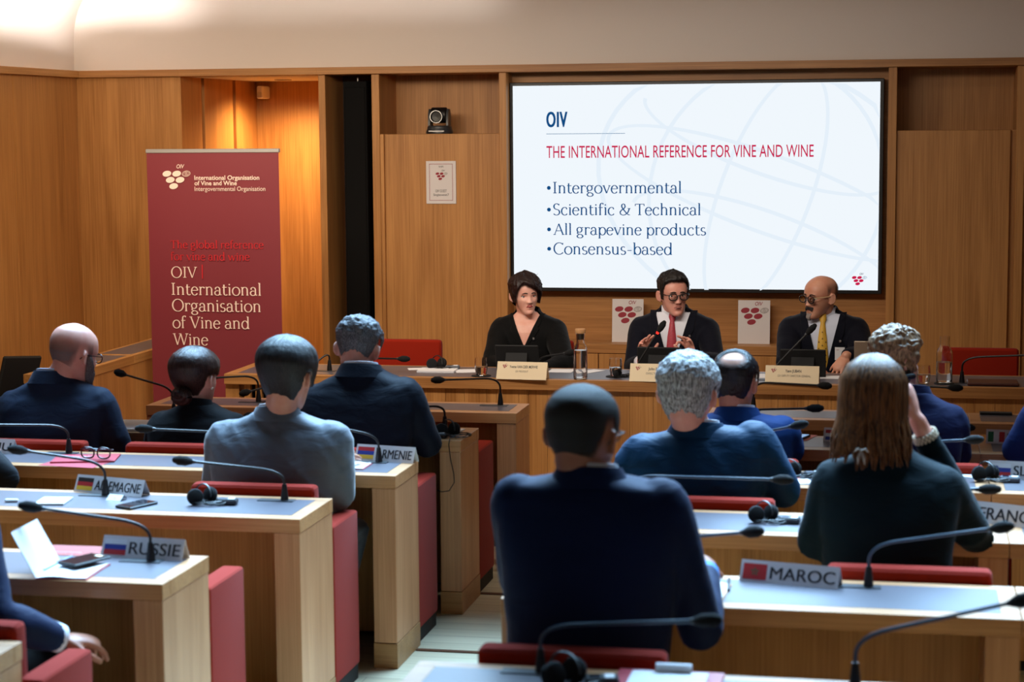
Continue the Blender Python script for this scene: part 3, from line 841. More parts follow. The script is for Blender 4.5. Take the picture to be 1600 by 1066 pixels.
# ---------------------------------------------------------------- podium table
t = thing('podium_table', 'long oak podium table with a grey inlay and boarded front', 'table', (-1.30, 9.79, 0))
hw, hd = 2.26, .50
e = .06
tp = MB()
tp.box(-hw, hw, 0, .05, .685, TZ, .0015).box(-hw, hw, hd-.03, hd, .685, TZ, .0015)
tp.box(-hw, -hw+e, .05, hd-.03, .685, TZ, .0015).box(hw-e, hw, .05, hd-.03, .685, TZ, .0015).box(-hw+e, hw-e, .05, hd-.03, .685, TZ-.004)
tp.build('top', OAK_H, t)
MB().box(-hw+e, hw-e, .05, hd-.03, TZ-.004, TZ+.0004).build('inlay', LAMINATE, t)
fp = MB()
xs = [-hw+.64]
rnd = random.Random(3)
while xs[-1] < hw-.01:
    xs.append(min(xs[-1]+rnd.choice((.05, .065, .08, .10, .12)), hw))
for a, b_ in zip(xs[:-1], xs[1:]):
    fp.box(a+.0008, b_-.0008, .022, .045, .0, .684)
fp.build('front_panel', OAK_BOARDS, t)
fs = MB()
fs.box(-hw, -hw+.075, .022, .06, 0, .684)
for i in range(9):
    x = -hw+.105+i*.062
    fs.box(x, x+.034, .022, .05, 0, .684)
fs.build('slatted_front', OAK_V, t)
MB().box(-hw+.075, -hw+.64, .16, .18, 0, .684).build('back_board', BLACK_M, t)
for sx in (-1, 1):
    a, b_ = sorted((sx*hw, sx*(hw-.05)))
    MB().box(a, b_, .06, hd, 0, .684).build('end_panel', OAK_V, t)

def podium_chair(cx, y, label):
    t = thing('podium_chair', label, 'chair', (cx, y, 0), PI, 'red podium chairs')
    bk = MB().box(-.215, .215, -.03, .03, .47, .81, .028)
    bk.build('backrest', RED_FAB, t)
    MB().box(-.22, .22, .02, .46, .40, .47, .03).build('seat', RED_FAB, t)
    MB().tube([(0, .22, .06), (0, .22, .40)], .028, 12).build('column', STEEL, t)
    MB().tube([(-.1, 0, .45), (-.1, .0, .5)], .014).tube([(.1, 0, .45), (.1, .0, .5)], .014).build('back_strut', STEEL, t)
    b = MB()
    for k in range(5):
        a = 2*PI*k/5+.3
        b.tube([(0, .22, .065), (.26*math.cos(a), .22+.26*math.sin(a), .03)], [.022, .014], 8)
    b.build('star_base', STEEL, t)
podium_chair(-2.86, 10.97, 'empty red chair at the podium left of the woman in black')
podium_chair(0.40, 10.95, 'empty red chair at the right end of the podium')
podium_chair(-2.09, 11.03, 'podium chair hidden behind the seated woman in black')
podium_chair(-1.26, 11.03, 'podium chair hidden behind the speaking man with the red tie')
podium_chair(-0.44, 11.03, 'podium chair hidden behind the man with the yellow tie')

# ---------------------------------------------------------------- side desk along the left wall
t = thing('side_desk', 'long oak side desk running along the left wall', 'desk', (-4.505, 9.62, 0))
sd = MB()
L_ = 1.86
for y0, y1 in ((0, .93), (.934, L_)):
    sd.box(-.125, -.10, y0, y1, .69, TZ, .0015).box(.09, .125, y0, y1, .69, TZ, .0015)
    sd.box(-.10, .09, y0, y0+.03, .69, TZ, .0015).box(-.10, .09, y1-.03, y1, .69, TZ, .0015).box(-.10, .09, y0+.03, y1-.03, .69, TZ-.004)
sd.build('top', OAK_Y, t)
il = MB()
for y0, y1 in ((0, .93), (.934, L_)): il.box(-.10, .09, y0+.03, y1-.03, TZ-.004, TZ+.0004)
il.build('inlay', LAMINATE, t)
MB().box(.095, .12, .0, L_, .0, .69).build('front_panel', OAK_V, t)
MB().box(-.12, .095, .0, .025, .0, .69).build('end_panel', OAK_V, t)

t = thing('visitor_chair', 'black chair with a tilted backrest by the left wall', 'chair', (-4.84, 9.85, 0), PI/2-.30)
bk = MB().box(-.15, .15, -.012, .012, .0, .40, .008)
bk.xform(Matrix.Translation((0, 0, .42)) @ Matrix.Rotation(.22, 4, 'X') @ Matrix.Rotation(.10, 4, 'Y'))
bk.build('backrest', BLACK_M, t)
MB().box(-.21, .21, .0, .42, .41, .45, .012).build('seat', BLACK_M, t)
for sx in (-1, 1):
    for y in (.03, .39):
        MB().tube([(sx*.19, y, 0), (sx*.19, y, .41)], .011, 8).build('leg', BLACK, t)

# ---------------------------------------------------------------- roll-up banner
t = thing('rollup_banner', 'tall burgundy roll-up banner with cream lettering', 'banner', (-3.893, 10.6, 0))
bw = .397
MB().box(-bw-.02, bw+.02, -.05, .05, .0, .075, .012).build('cassette', ALU, t)
for sx in (-1, 1): MB().box(sx*.30-.05, sx*.30+.05, -.16, .16, 0, .012, .004).build('foot', ALU, t)
MB().tube([(0, .03, .07), (0, .022, 1.925)], .008, 8).build('pole', ALU, t)
MB().box(-bw-.004, bw+.004, -.008, .016, 1.905, 1.928, .003).build('top_rail', ALU, t)
pf = MB()
rows = []
for i in range(31):
    z = .06+(1.908-.06)*i/30
    rows.append([(-bw+2*bw*j/12, .004*math.sin(j*.9+i*.12)*(1-i/30)-.002, z) for j in range(13)])
V = [p for r in rows for p in r]; F = [(i*13+j, i*13+j+1, (i+1)*13+j+1, (i+1)*13+j) for i in range(30) for j in range(12)]
sheet = pf.add(V, F).build('printed_sheet', BANNER, t, fix=False, sharp=None)
bt = MB()
def Bn(px, py):  # sheet coordinates: 206 wide, from the top left corner
    return (-bw+px*2*bw/206, -.0085, 1.908-py*.003635)
kb = 2*bw/206
grape_logo(bt, Bn(24.5, 64), X_, Z_, 44*kb, 0, 0, 0)
bt.flat2d(fit2d(text2d('International Organisation', 1, 'LEFT', 1, .018), 101*kb, 6.6*kb), Bn(75, 43), X_, Z_, 0)
bt.flat2d(fit2d(text2d('of Vine and Wine', 1, 'LEFT', 1, .018), 66*kb, 6.6*kb), Bn(75, 51.5), X_, Z_, 0)
bt.flat2d(fit2d(text2d('Intergovernmental Organisation'), 110*kb, 6.6*kb), Bn(75, 60.5), X_, Z_, 0)
for s_, y, w, mi in (('The global reference', 151, 146, 1), ('for vine and wine', 170, 124, 1), ('OIV', 197.5, 41, 0), ('International', 225, 140, 0), ('Organisation', 251, 139, 0), ('of Vine and', 278, 121, 0), ('Wine', 305, 56, 0)):
    bt.flat2d(fit2d(serif2d(s_, 1, .085, .04), w*kb), Bn(34.5, y), X_, Z_, mi)
bt.quad(Bn(83, 199), X_, Z_, 0, 1.6*kb, 0, 21*kb, 1)
bt.build('lettering', [BANNER_TXT, BANNER_RED], sheet, fix=False)

# ---------------------------------------------------------------- gooseneck microphones
def mic(base, head, label, rise=.13, lit=False, neck=None, sag=0.0):
    bx, by, bz = base; hx, hy, hz = head
    t = thing('gooseneck_microphone', label, 'microphone', (bx, by, TZ), 0, 'gooseneck microphones')
    H = Vector((hx-bx, hy-by, hz-TZ))
    MB().box(-.095, .035, -.022, .022, 0, .0035, .001).build('base_plate', DARK_GREY, t)
    MB().lathe([(.014, .003), (.013, .02), (.0085, .055), (.0075, .06)], 14).build('socket', BLACK, t)
    C1 = Vector((0, 0, rise))
    d = (H-C1).normalized()
    pts = [Vector((0, 0, .05)), Vector((0, 0, rise*.62))]
    a = pts[-1]; bpt = C1+d*min(.10, (H-C1).length*.35)
    for i in range(1, 9):
        s = i/8
        pts.append(a.lerp(C1, s).lerp(C1.lerp(bpt, s), s))
    end = H-d*.045
    for i in range(1, 5):
        q = bpt.lerp(end, i/4); q.z -= sag*math.sin(PI*i/4)
        pts.append(q)
    MB().tube(pts, .0048, 10).build('gooseneck', neck or BLACK, t)
    h = MB().tube([H-d*.047, H-d*.034, H-d*.026], [.0065, .0085, .0085], 12)
    h.build('capsule_collar', LED_RED if lit else DARK_GREY, t)
    MB().tube([H-d*.028, H-d*.015, H+d*.012, H+d*.022], [.012, .0165, .0165, .012], 14, round_ends=True).build('windscreen', FOAM, t)
    return t
GN = plain('blue_grey_gooseneck', (58, 72, 88), .35, .3)
mic((-1.853,8.834,0.740), (-2.087,8.550,0.893), 'gooseneck microphone at the aisle end of the front desk, pointing left')
mic((-3.018,8.770,0.740), (-3.206,8.600,0.875), 'gooseneck microphone reaching past the face of the woman with a bun')
mic((-2.921,8.785,0.740), (-3.010,8.550,0.816), 'short gooseneck microphone showing just left of the man in the grey suit', .09)
mic((-1.939,8.073,0.740), (-2.218,7.850,0.823), 'gooseneck microphone bent behind the right arm of the man in the dark suit', .115)
mic((-3.245,8.256,0.740), (-3.350,7.900,0.984), 'gooseneck microphone between the bald man and the woman with a bun')
mic((-3.298,7.241,0.740), (-3.556,7.000,0.888), 'gooseneck microphone beside the red folder, bent over the back of the bald man', .115)
mic((-2.002,7.230,0.740), (-2.170,7.050,0.912), 'gooseneck microphone standing before the ARMENIE plate', .105)
mic((-2.543,7.130,0.740), (-2.898,7.050,0.880), 'gooseneck microphone over the back of the woman with a bun', .12)
mic((-2.783,6.405,0.740), (-3.018,6.200,0.934), 'gooseneck microphone standing before the ALLEMAGNE plate', .12)
mic((-2.120,6.415,0.740), (-2.413,6.200,0.912), 'gooseneck microphone at the aisle end of the ALLEMAGNE desk', .105)
mic((-2.218,5.425,0.740), (-2.522,5.250,0.933), 'gooseneck microphone standing before the RUSSIE plate', .115)
mic((-0.839,4.442,0.740), (-0.423,4.280,0.927), 'gooseneck microphone crossing the back of the man in the navy jacket', .115, neck=GN)
mic((-0.102,4.447,0.740), (0.259,4.200,1.022), 'large near gooseneck microphone at the lower right corner', .12, neck=GN)
mic((-0.091,5.452,0.740), (0.260,5.200,0.975), 'gooseneck microphone to the right of the MAROC plate', .12, neck=GN)
mic((-0.824,5.530,0.740), (-0.397,5.250,0.930), 'gooseneck microphone coming out behind the man in the navy jacket, lower of two', .085, neck=GN)
mic((-0.901,6.417,0.740), (-0.374,6.200,0.904), 'gooseneck microphone crossing the back of the grey-haired man', .125, neck=GN)
mic((-0.716,7.163,0.740), (-0.366,7.000,0.961), 'gooseneck microphone at the right elbow of the balding man', .12, neck=GN)
mic((-0.716,7.948,0.740), (-0.348,7.850,0.900), 'gooseneck microphone over the right shoulder of the balding man')
mic((-0.676,8.861,0.740), (-0.340,8.600,0.893), 'gooseneck microphone on the empty desk before the podium, below the cream name card')
mic((-0.026,7.232,0.740), (0.251,7.050,0.914), 'gooseneck microphone behind the long-haired woman, pointing at the flag plate', .125, neck=GN)
mic((-0.005,7.991,0.740), (0.248,7.900,0.828), 'short gooseneck microphone at the elbow of the blonde woman', .09)
mic((-0.078,8.849,0.740), (0.222,8.650,0.888), 'gooseneck microphone just below the water carafe without a stopper')
mic((0.080,6.180,0.740), (0.270,6.200,0.892), 'gooseneck microphone at the right arm of the long-haired woman', .15, neck=GN)
mic((0.283,9.951,0.740), (0.668,9.850,0.903), 'gooseneck microphone by the dark folder at the right end of the podium')
mic((-2.822,10.014,0.740), (-2.606,9.950,0.817), 'gooseneck microphone before the empty red podium chair', .07)
mic((-3.032,9.985,0.740), (-3.167,9.900,0.714), 'gooseneck microphone at the cheek of the man in the dark suit', .11)
mic((-1.897,10.006,0.740), (-1.706,9.950,0.865), 'gooseneck microphone at the right arm of the woman in black', .09)
mic((-1.372,9.947,0.740), (-1.236,9.980,1.006), 'gooseneck microphone with a red light ring before the speaking man', .05, True)
mic((-0.668,9.942,0.740), (-0.468,9.980,1.002), 'gooseneck microphone before the man with the yellow tie', .05)

# ---------------------------------------------------------------- country plates
def frame(p0, p1):
    p0, p1 = Vector(p0), Vector(p1)
    r = (p1-p0); r.z = 0; w = r.length; r.normalize()
    return p0, r, Vector((-r.y, r.x, 0)), w
def plate(p0, p1, h, word, flag, label, d=.055, ink=INK, tsz=.70, tx0=None, cat='nameplate', name='country_nameplate', group='country nameplates', wtext=None):
    p0, r, b, w = frame(p0, p1)
    t = thing(name, label, cat, (p0.x, p0.y, TZ+.0006), math.atan2(r.y, r.x), group)
    s = MB(); th = .0016
    out = [(0, 0), (d/2, h), (d, 0)]
    s.add([(x, y, z) for x in (0, w) for y, z in [(0, 0), (th, 0), (d/2, h-th*1.6), (d-th, 0), (d, 0), (d/2, h)]],
          [(0, 1, 7, 6), (1, 2, 8, 7), (2, 3, 9, 8), (3, 4, 10, 9), (4, 5, 11, 10), (5, 0, 6, 11), (0, 5, 2, 1), (5, 4, 3, 2), (6, 7, 8, 11), (11, 8, 9, 10)])
    s.build('card', CARD, t, sharp=20)
    up = Vector((0, d/2, h)).normalized(); nrm = Vector((0, -h, d/2)).normalized()
    o = Vector((0, 0, 0))+nrm*.0006
    sl = math.hypot(d/2, h)
    fw = 0.0
    if flag:
        kind, cols = flag
        fw = sl*.70*1.55
        x0, y0, y1 = .008, sl*.12, sl*.84
        f = MB(); mats = []
        n = len(cols)
        for i, c in enumerate(cols):
            mats.append(c)
            if kind == 'h': f.quad(o, X_, up, x0, x0+fw, y1-(i+1)*(y1-y0)/n, y1-i*(y1-y0)/n, i)
            else: f.quad(o, X_, up, x0+i*fw/n, x0+(i+1)*fw/n, y0, y1, i)
        if word == 'MAROC':
            mats.append(GREEN_F)
            c = o+Vector((x0+fw/2, 0, 0))+up*(y0+y1)/2+nrm*.0003
            P = [(.013*math.cos(PI/2+k*2*PI/5), .013*math.sin(PI/2+k*2*PI/5)) for k in range(5)]
            for k in range(5):
                a, q = Vector(P[k]), Vector(P[(k+2) % 5]); dd = (q-a).normalized(); nn = Vector((-dd.y, dd.x))*.0009
                f.flat2d(([tuple(a+nn), tuple(a-nn), tuple(q-nn), tuple(q+nn)], [(0, 1, 2, 3)]), c, X_, up, len(mats)-1)
        if word.startswith('SLO'):
            f.disc(o+X_V*(x0+fw*.3)+up*(y0+(y1-y0)*.62)+nrm*.0003, X_, up, .008, .010, 12, 1)
        f.build('flag', mats, t, fix=False)
    if word:
        x0 = fw+.018 if flag else .012
        g = fit2d(text2d(word), (wtext or (w-x0-.012)), sl*tsz*.78)
        MB().flat2d(g, o+X_V*x0+up*sl*.2, X_, up).flat2d(g, o+X_V*(x0+sl*.028)+up*sl*.2+nrm*.0001, X_, up).build('lettering', ink, t, fix=False)
    return t
X_V = Vector((1, 0, 0))
plate((-2.933,6.468,0.740), (-2.644,6.391,0.740), .058, 'ALLEMAGNE', ('h', (BLACK_F, RED_F, YEL_F)), 'white plate with the German flag reading ALLEMAGNE')
plate((-2.398,5.466,0.740), (-2.126,5.440,0.740), .062, 'RUSSIE', ('h', (WHITE_F, BLUE_F, RED_F)), 'white plate with the Russian flag reading RUSSIE')
plate((-2.113,7.272,0.740), (-1.864,7.222,0.740), .060, 'ARMENIE', ('h', (RED_F, BLUE_F, YEL_F)), 'white plate with the Armenian flag reading ARMENIE')
plate((-0.455,5.469,0.740), (-0.175,5.407,0.740), .058, 'MAROC', ('h', (RED_F,)), 'white plate with the red Moroccan flag reading MAROC')
plate((0.153,6.458,0.740), (0.430,6.337,0.740), .066, 'FRANCE', ('v', (BLUE_F, WHITE_F, RED_F)), 'white plate cut off at the right edge, its letters RANC showing')
plate((0.304,7.257,0.740), (0.611,7.214,0.740), .062, 'SLOVENIE', ('h', (WHITE_F, BLUE_F, RED_F)), 'white plate at the right edge reading SLO beside a headset')
plate((0.328,8.059,0.740), (0.578,8.032,0.740), .054, 'ITALIE', ('v', (GREEN_F, WHITE_F, RED_F)), 'white plate with the green, white and red Italian flag')
plate((-0.325,8.008,0.740), (-0.081,7.979,0.740), .054, 'PAYS-BAS', ('h', (RED_F, WHITE_F, BLUE_F)), 'white plate with a red, white and blue striped flag beside the long hair')
plate((-3.760,7.216,0.740), (-3.523,7.190,0.740), .056, 'ZEGMU', None, 'white folded card at the left edge reading EGMU')
plate((-4.396,9.851,0.740), (-4.429,10.170,0.740), .052, 'E', None, 'small white card with a black letter E on the side desk', .03, tx0=.0, wtext=.035)

def name_tent(p0, p1, h, line1, line2, w1, w2, x1, x2, label):
    p0, r, b, w = frame(p0, p1)
    t = thing('name_card', label, 'name card', (p0.x, p0.y, TZ+.0006), math.atan2(r.y, r.x), 'cream name cards on the podium')
    d = .075; th = .0016
    s = MB()
    s.add([(x, y, z) for x in (0, w) for y, z in [(0, 0), (th, 0), (d/2, h-th*1.6), (d-th, 0), (d, 0), (d/2, h)]],
          [(0, 1, 7, 6), (1, 2, 8, 7), (2, 3, 9, 8), (3, 4, 10, 9), (4, 5, 11, 10), (5, 0, 6, 11), (0, 5, 2, 1), (5, 4, 3, 2), (6, 7, 8, 11), (11, 8, 9, 10)])
    s.build('card', CREAM, t, sharp=20)
    up = Vector((0, d/2, h)).normalized(); nrm = Vector((0, -h, d/2)).normalized(); o = nrm*.0006
    sl = math.hypot(d/2, h)
    lg = MB(); grape_logo(lg, o+X_V*.028+up*sl*.58, X_, up, .030); lg.build('logo', [WINE, INK_SOFT, WINE], t, fix=False)
    MB().flat2d(fit2d(text2d(line1, 1, 'LEFT', 1, .012), w1, .0145), o+X_V*x1+up*sl*.64, X_, up).build('text_line', INK, t, fix=False)
    MB().flat2d(fit2d(text2d(line2), w2, .0105), o+X_V*x2+up*sl*.40, X_, up).build('text_line', INK_SOFT, t, fix=False)
name_tent((-2.074,9.782,0.740), (-1.808,9.767,0.740), .088, 'Yvette VAN DER MERWE', 'OIV PRESIDENT', .150, .068, .066, .10, 'cream name card before the woman in black')
name_tent((-1.380,9.790,0.740), (-1.113,9.777,0.740), .088, 'John BARKER', 'DIRECTOR GENERAL', .10, .13, .095, .085, 'cream name card before the speaking man, partly hidden by grey hair')
name_tent((-0.690,9.787,0.740), (-0.421,9.776,0.740), .090, 'Yann JUBAN', 'OIV DEPUTY DIRECTOR GENERAL', .080, .165, .10, .062, 'cream name card before the man with the yellow tie')

# ---------------------------------------------------------------- interpretation headsets
def headset(loc, rz, label, box=(.075, .045, .022), rboxoff=(.075, .0), rcol=DARK_GREY, lit=True, cable=True, s=1.0):
    t = thing('interpretation_headset', label, 'headset', loc, rz, 'interpretation headsets on the desks')
    bx, by = rboxoff
    rc = MB().box(bx-box[0]/2*s, bx+box[0]/2*s, by-box[1]/2*s, by+box[1]/2*s, 0, box[2]*s, .005)
    rb = rc.build('receiver', rcol, t)
    MB().box(bx+.006*s, bx+.028*s, by-.014*s, by+.014*s, box[2]*s, box[2]*s+.0012).build('receiver_sticker', PAPER, rb)
    MB().box(bx-.028*s, bx-.004*s, by-.012*s, by+.012*s, box[2]*s, box[2]*s+.001).build('receiver_display', PHONE_LIT if lit else SCREEN_OFF, rb)
    for k, (x, y, a) in enumerate(((-.035, -.018, .5), (.01, .022, -.6))):
        c = MB().lathe([(.012, -.014), (.027, -.012), (.031, 0), (.027, .010), (.016, .014)], 20)
        c.xform(Matrix.Translation((x*s, y*s, .030*s)) @ Matrix.Rotation(a, 4, 'Z') @ Matrix.Rotation(PI/2-.25, 4, 'X') @ Matrix.Scale(s, 4))
        c.build('ear_cup', FOAM, t)
    pts = []
    for i in range(15):
        a = PI*i/14
        pts.append(((-.012-.062*math.cos(a)*.55)*s, (.0+.055*math.cos(a)*.3)*s+.02*s*math.sin(a), (.030+.042*math.sin(a))*s))
    MB().tube(pts, .0042*s, 8, flat=.6).build('headband', BLACK, t)
    if cable:
        cp = []
        rnd = random.Random(int(abs(loc[0]*100)))
        for i in range(90):
            a = i/89*9*PI
            cp.append(((.03+.055*math.cos(a)+.02*math.sin(a*.5)+rnd.uniform(-.004, .004))*s, (-.01+.04*math.sin(a*1.0+.4)+rnd.uniform(-.004, .004))*s, (.004+.012*abs(math.sin(a*.7)))*s))
        MB().tube(cp, .0018, 6).build('cable', BLACK, t)
    return t
headset((-2.373,6.315,0.740), .1, 'black headset with receiver on the desk behind the man in the grey suit', lit=True, s=.95)
headset((-0.436,6.319,0.740), -.1, 'black headset with receiver on the desk between the navy man and the long-haired woman', lit=True, s=.92)
headset((0.306,7.192,0.740), -.1, 'dark headset and receiver before the SLO plate', rcol=MID_GREY, lit=False, s=.95)
headset((-0.753,4.348,0.740), .2, 'black headset on the near desk at the bottom edge', lit=False, s=1.05)
headset((-0.397,7.159,0.740), .3, 'black headset with receiver at the elbow of the grey-haired man', lit=True, s=.9)
headset((-2.466,10.148,0.740), .0, 'headset lying on a white tablet before the empty red podium chair', rcol=MID_GREY, lit=False, s=1.0)
headset((-1.457,9.935,0.740), .8, 'small headset beside the glass of the speaking man', lit=False, s=.7)
# the one with its cable hanging from the desk
t = headset((-1.871,7.889,0.740), .0, 'teal-lit headset and receiver at the desk end with its cable hanging down', lit=True, s=1.0, rboxoff=(-.045, -.03))
b = Vector((-1.871,7.889,0.740))
cp = [Vector((-1.848,7.780,0.750)), Vector((-1.848,7.760,0.729)), Vector((-1.841,7.760,0.667)), Vector((-1.828,7.760,0.608)), Vector((-1.826,7.760,0.571)), Vector((-1.848,7.760,0.535)), Vector((-1.881,7.760,0.529)), Vector((-1.900,7.770,0.534))]
MB().tube([p-b for p in cp], .0022, 6).build('hanging_cable', BLACK, t)

# ---------------------------------------------------------------- glasses and carafes
def tumbler(loc, label):
    t = thing('water_glass', label, 'glass', loc, 0, 'water glasses on the podium')
    p = [(.022, 0), (.027, .002), (.033, .03), (.034, .055), (.031, .092), (.0295, .092), (.0322, .055), (.0312, .032), (.025, .007), (.001, .006)]
    MB().lathe(p, 32).build('tumbler', GLASS, t)
    MB().lathe([(.001, .0068), (.0247, .0078), (.0309, .032), (.0315, .044), (.001, .044)], 32).build('water', WATER, t)
def coaster(loc, label, r=.052):
    o = MB().lathe([(r-.002, 0), (r, .001), (r, .003), (r-.002, .004)], 32).build('coaster', BLACK_M, loc=loc)
    tag(o, label, 'coaster', 'black coasters on the podium')
def carafe(loc, label, stopper, level, s=1.0, ):
    t = thing('water_carafe', label, 'carafe', loc, 0, 'glass water carafes on the podium')
    p = [(.030, 0), (.035, .003), (.036, .02), (.036, .150), (.033, .165), (.0215, .187), (.0205, .200), (.0225, .235), (.0205, .235), (.0185, .200), (.0195, .188), (.031, .163), (.0338, .148), (.0338, .02), (.030, .008), (.001, .006)]
    p = [(r*s, z) for r, z in p]
    MB().lathe(p, 36).build('bottle', GLASS, t)
    MB().lathe([(.001, .0068), (.0297*s, .0088), (.0335*s, .02), (.0335*s, level), (.001, level)], 36).build('water', WATER, t)
    if stopper:
        MB().lathe([(.0185, .205), (.0195, .236), (.027, .238), (.028, .243), (.028, .256), (.026, .260)], 28).build('stopper', CORK, t)
def lift(p, dz): return (p[0], p[1], p[2]+dz)
coaster(lift((-2.175,9.886,0.740), .001), 'black coaster under the glass left of the woman in black')
tumbler(lift((-2.175,9.886,0.740), .005), 'water glass beside the cream card of the woman in black')
coaster(lift((-1.474,9.959,0.740), .001), 'black coaster under the glass of the speaking man')
tumbler(lift((-1.474,9.959,0.740), .005), 'water glass between the stoppered carafe and the middle name card')
coaster(lift((0.195,9.914,0.740), .001), 'black coaster under the open carafe', .05)
carafe(lift((-1.641,9.843,0.740), .001), 'tall water carafe with a cork stopper between the woman and the speaking man', True, .150)
carafe(lift((0.195,9.914,0.740), .005), 'half full water carafe without stopper near the right red chair', False, .105, 1.12)
tumbler(lift((0.094,9.899,0.740), .001), 'cut water glass half hidden by the blonde woman')

# ---------------------------------------------------------------- podium devices and papers
def tablet(cx, y, label, w=.235, h=.155):
    t = thing('tablet', label, 'tablet', (cx, y, TZ+.001), 0, 'dark tablets on stands on the podium')
    b = MB().box(-w/2, w/2, -.005, .005, 0, h, .004); s = MB().quad((0, .0056, 0), X_, Z_, -w/2+.01, w/2-.01, .01, h-.01)
    st = MB().box(-w/4, w/4, -.004, .0, 0, h*.75, .002)
    M_ = Matrix.Rotation(.30, 4, 'X')
    b.xform(M_); s.xform(M_); st.xform(Matrix.Translation((0, -.085, 0)) @ Matrix.Rotation(-.42, 4, 'X'))
    b.build('body', BLACK_M, t); s.build('display', SCREEN_OFF, t, fix=False); st.build('stand', BLACK_M, t)
tablet(-2.018, 10.09, 'dark tablet on a stand before the woman in black')
tablet(-1.257, 10.09, 'dark tablet on a stand before the speaking man')
tablet(-0.515, 10.09, 'dark tablet on a stand before the man with the yellow tie')
t = thing('laptop', 'silver laptop open beside the man with the yellow tie', 'laptop', (-.105, 10.10, TZ+.001))
MB().box(-.15, .15, 0, .21, 0, .012, .004).build('keyboard_base', ALU, t)
ld = MB().box(-.15, .15, -.004, .004, 0, .20, .003); ld.xform(Matrix.Rotation(.25, 4, 'X'))
ld.build('lid', plain('warm_silver', (176, 160, 140), .4, .5), t)

def paper(p, w, d, rz, label, name='paper_sheet', cat='paper', mat=None, th=.0012, z=TZ+.0008, group='papers on the desks'):
    o = MB().box(-w/2, w/2, -d/2, d/2, 0, th).build(name, mat or PAPER, loc=(p[0], p[1], z))
    o.rotation_euler = (0, 0, rz)
    return tag(o, label, cat, group)
paper((-2.279,10.090,0.740), .16, .14, .3, 'white sheet behind the name card of the woman in black')
paper((-1.797,10.157,0.740), .13, .15, .0, 'white sheet at the right arm of the woman in black')
paper((-1.640,10.152,0.740), .08, .16, -.5, 'white sheet just behind the stoppered carafe')
paper((-0.741,10.088,0.740), .08, .17, .2, 'white sheet peeking out left of the right name card')
paper((-0.380,10.087,0.740), .10, .13, .0, 'white printed sheet right of the right name card')
paper((-0.260,10.130,0.740), .06, .10, .0, 'white sheet under the hand of the man with the yellow tie')
paper((-2.453,10.066,0.740), .20, .15, .05, 'white tablet under the headset on the podium', 'tablet', 'tablet', PAPER, .009, group=None)
paper((-2.583,10.132,0.740), .10, .08, .35, 'white sheet left of the headset on the podium')
o = MB().box(-.125, .125, -.08, .08, 0, .016, .005).build('leather_folder', plain('brown_leather', (70, 34, 28), .4), loc=lift((0.432,9.923,0.740), .001))
tag(o, 'dark brown leather folder lying at the right end of the podium', 'folder')
# left block of desks
paper((-3.321,7.956,0.740), .21, .27, .06, 'thick stack of printed white sheets by the elbow of the bald man', th=.010, z=TZ+.0008)
t = thing('red_folder', 'red conference folder with white lettering under a pair of glasses', 'folder', lift((-3.173,7.121,0.740), .001), .25)
MB().box(-.125, .125, -.085, .085, 0, .006, .001).build('cover', FOLDER, t)
tx = MB()
tx.flat2d(fit2d(text2d('International Organisation'), .12), (-.06, .035, .0066), X_, (0, 1, 0))
tx.flat2d(fit2d(text2d('of Vine and Wine'), .09), (-.06, .015, .0066), X_, (0, 1, 0))
tx.build('lettering', PAPER, t, fix=False)
sh = paper((-3.172,7.032,0.740), .24, .17, -.12, 'second red folder lying askew under the first one', 'red_folder', 'folder', FOLDER, .004, TZ-.0002+.001, None)
sh.location.z = TZ+.0004; sh.scale.z = .12
t = thing('eyeglasses', 'dark-rimmed eyeglasses standing on the red folder', 'eyeglasses', lift((-3.115,7.085,0.740), .0075), -.03)
def rim(mb, cx, cz, rx, rz_, r=.0032, y=0, sq=.75, n=24):
    pts = []
    for j in range(n+1):
        a = 2*PI*j/n
        c, s = math.cos(a), math.sin(a)
        pts.append((cx+rx*math.copysign(abs(c)**sq, c), y, cz+rz_*math.copysign(abs(s)**sq, s)))
    mb.tube(pts, r, 8)
b = MB(); rim(b, -.034, .026, .027, .021); rim(b, .034, .026, .027, .021)
b.tube([(-.008, 0, .032), (0, 0, .036), (.008, 0, .032)], .003, 8)
TORT = plain('dark_tortoise', (46, 14, 22), .25)
b.build('frame', TORT, t)
MB().tube([(-.062, 0, .038), (-.064, .02, .038), (-.03, .03, .036), (.06, .034, .034)], .003, 8).build('temple', TORT, t)
MB().tube([(.062, 0, .038), (.064, .015, .038), (.03, .024, .036), (-.06, .028, .034)], .003, 8).build('temple', TORT, t)
lens = MB(); lens.disc((-.034, .0005, .026), X_, Z_, .025, .019, 20).disc((.034, .0005, .026), X_, Z_, .025, .019, 20)
lens.build('lens', glass('thin_lens', 1.02), t, fix=False)

def open_notebook(loc, rz, label, w=.15, d=.20, lift_a=.25, rise_left=0.0, cover=None):
    t = thing('notebook', label, 'notebook', loc, rz)
    c = cover or FOLDER
    MB().box(0, w+.004, -d/2-.003, d/2+.003, 0, .002).build('cover', c, t)
    def page(sx, lift_):
        rows = []
        for i in range(9):
            s = i/8
            x = w*s*math.cos(lift_); z = .003+.006*math.sin(PI*min(s*1.4, 1))*(1-s*.6)*math.cos(lift_)+w*s*math.sin(lift_)
            rows.append([(sx*x, -d/2, z), (sx*x, d/2, z), (sx*x, d/2, z-.0035), (sx*x, -d/2, z-.0035)])
        return MB().loft(rows)
    page(1, .02).build('page_block', PAPER, t)
    page(-1, rise_left).build('page_block', PAPER, t)
    return t
open_notebook(lift((-2.106,7.126,0.740), .001), .0, 'open notebook with red cover at the right elbow of the man in the grey suit', .085, .13, rise_left=.5)
open_notebook(lift((-2.469,5.253,0.740), .001), .06, 'open white notebook with a raised page on the RUSSIE desk', .150, .20, rise_left=1.08)
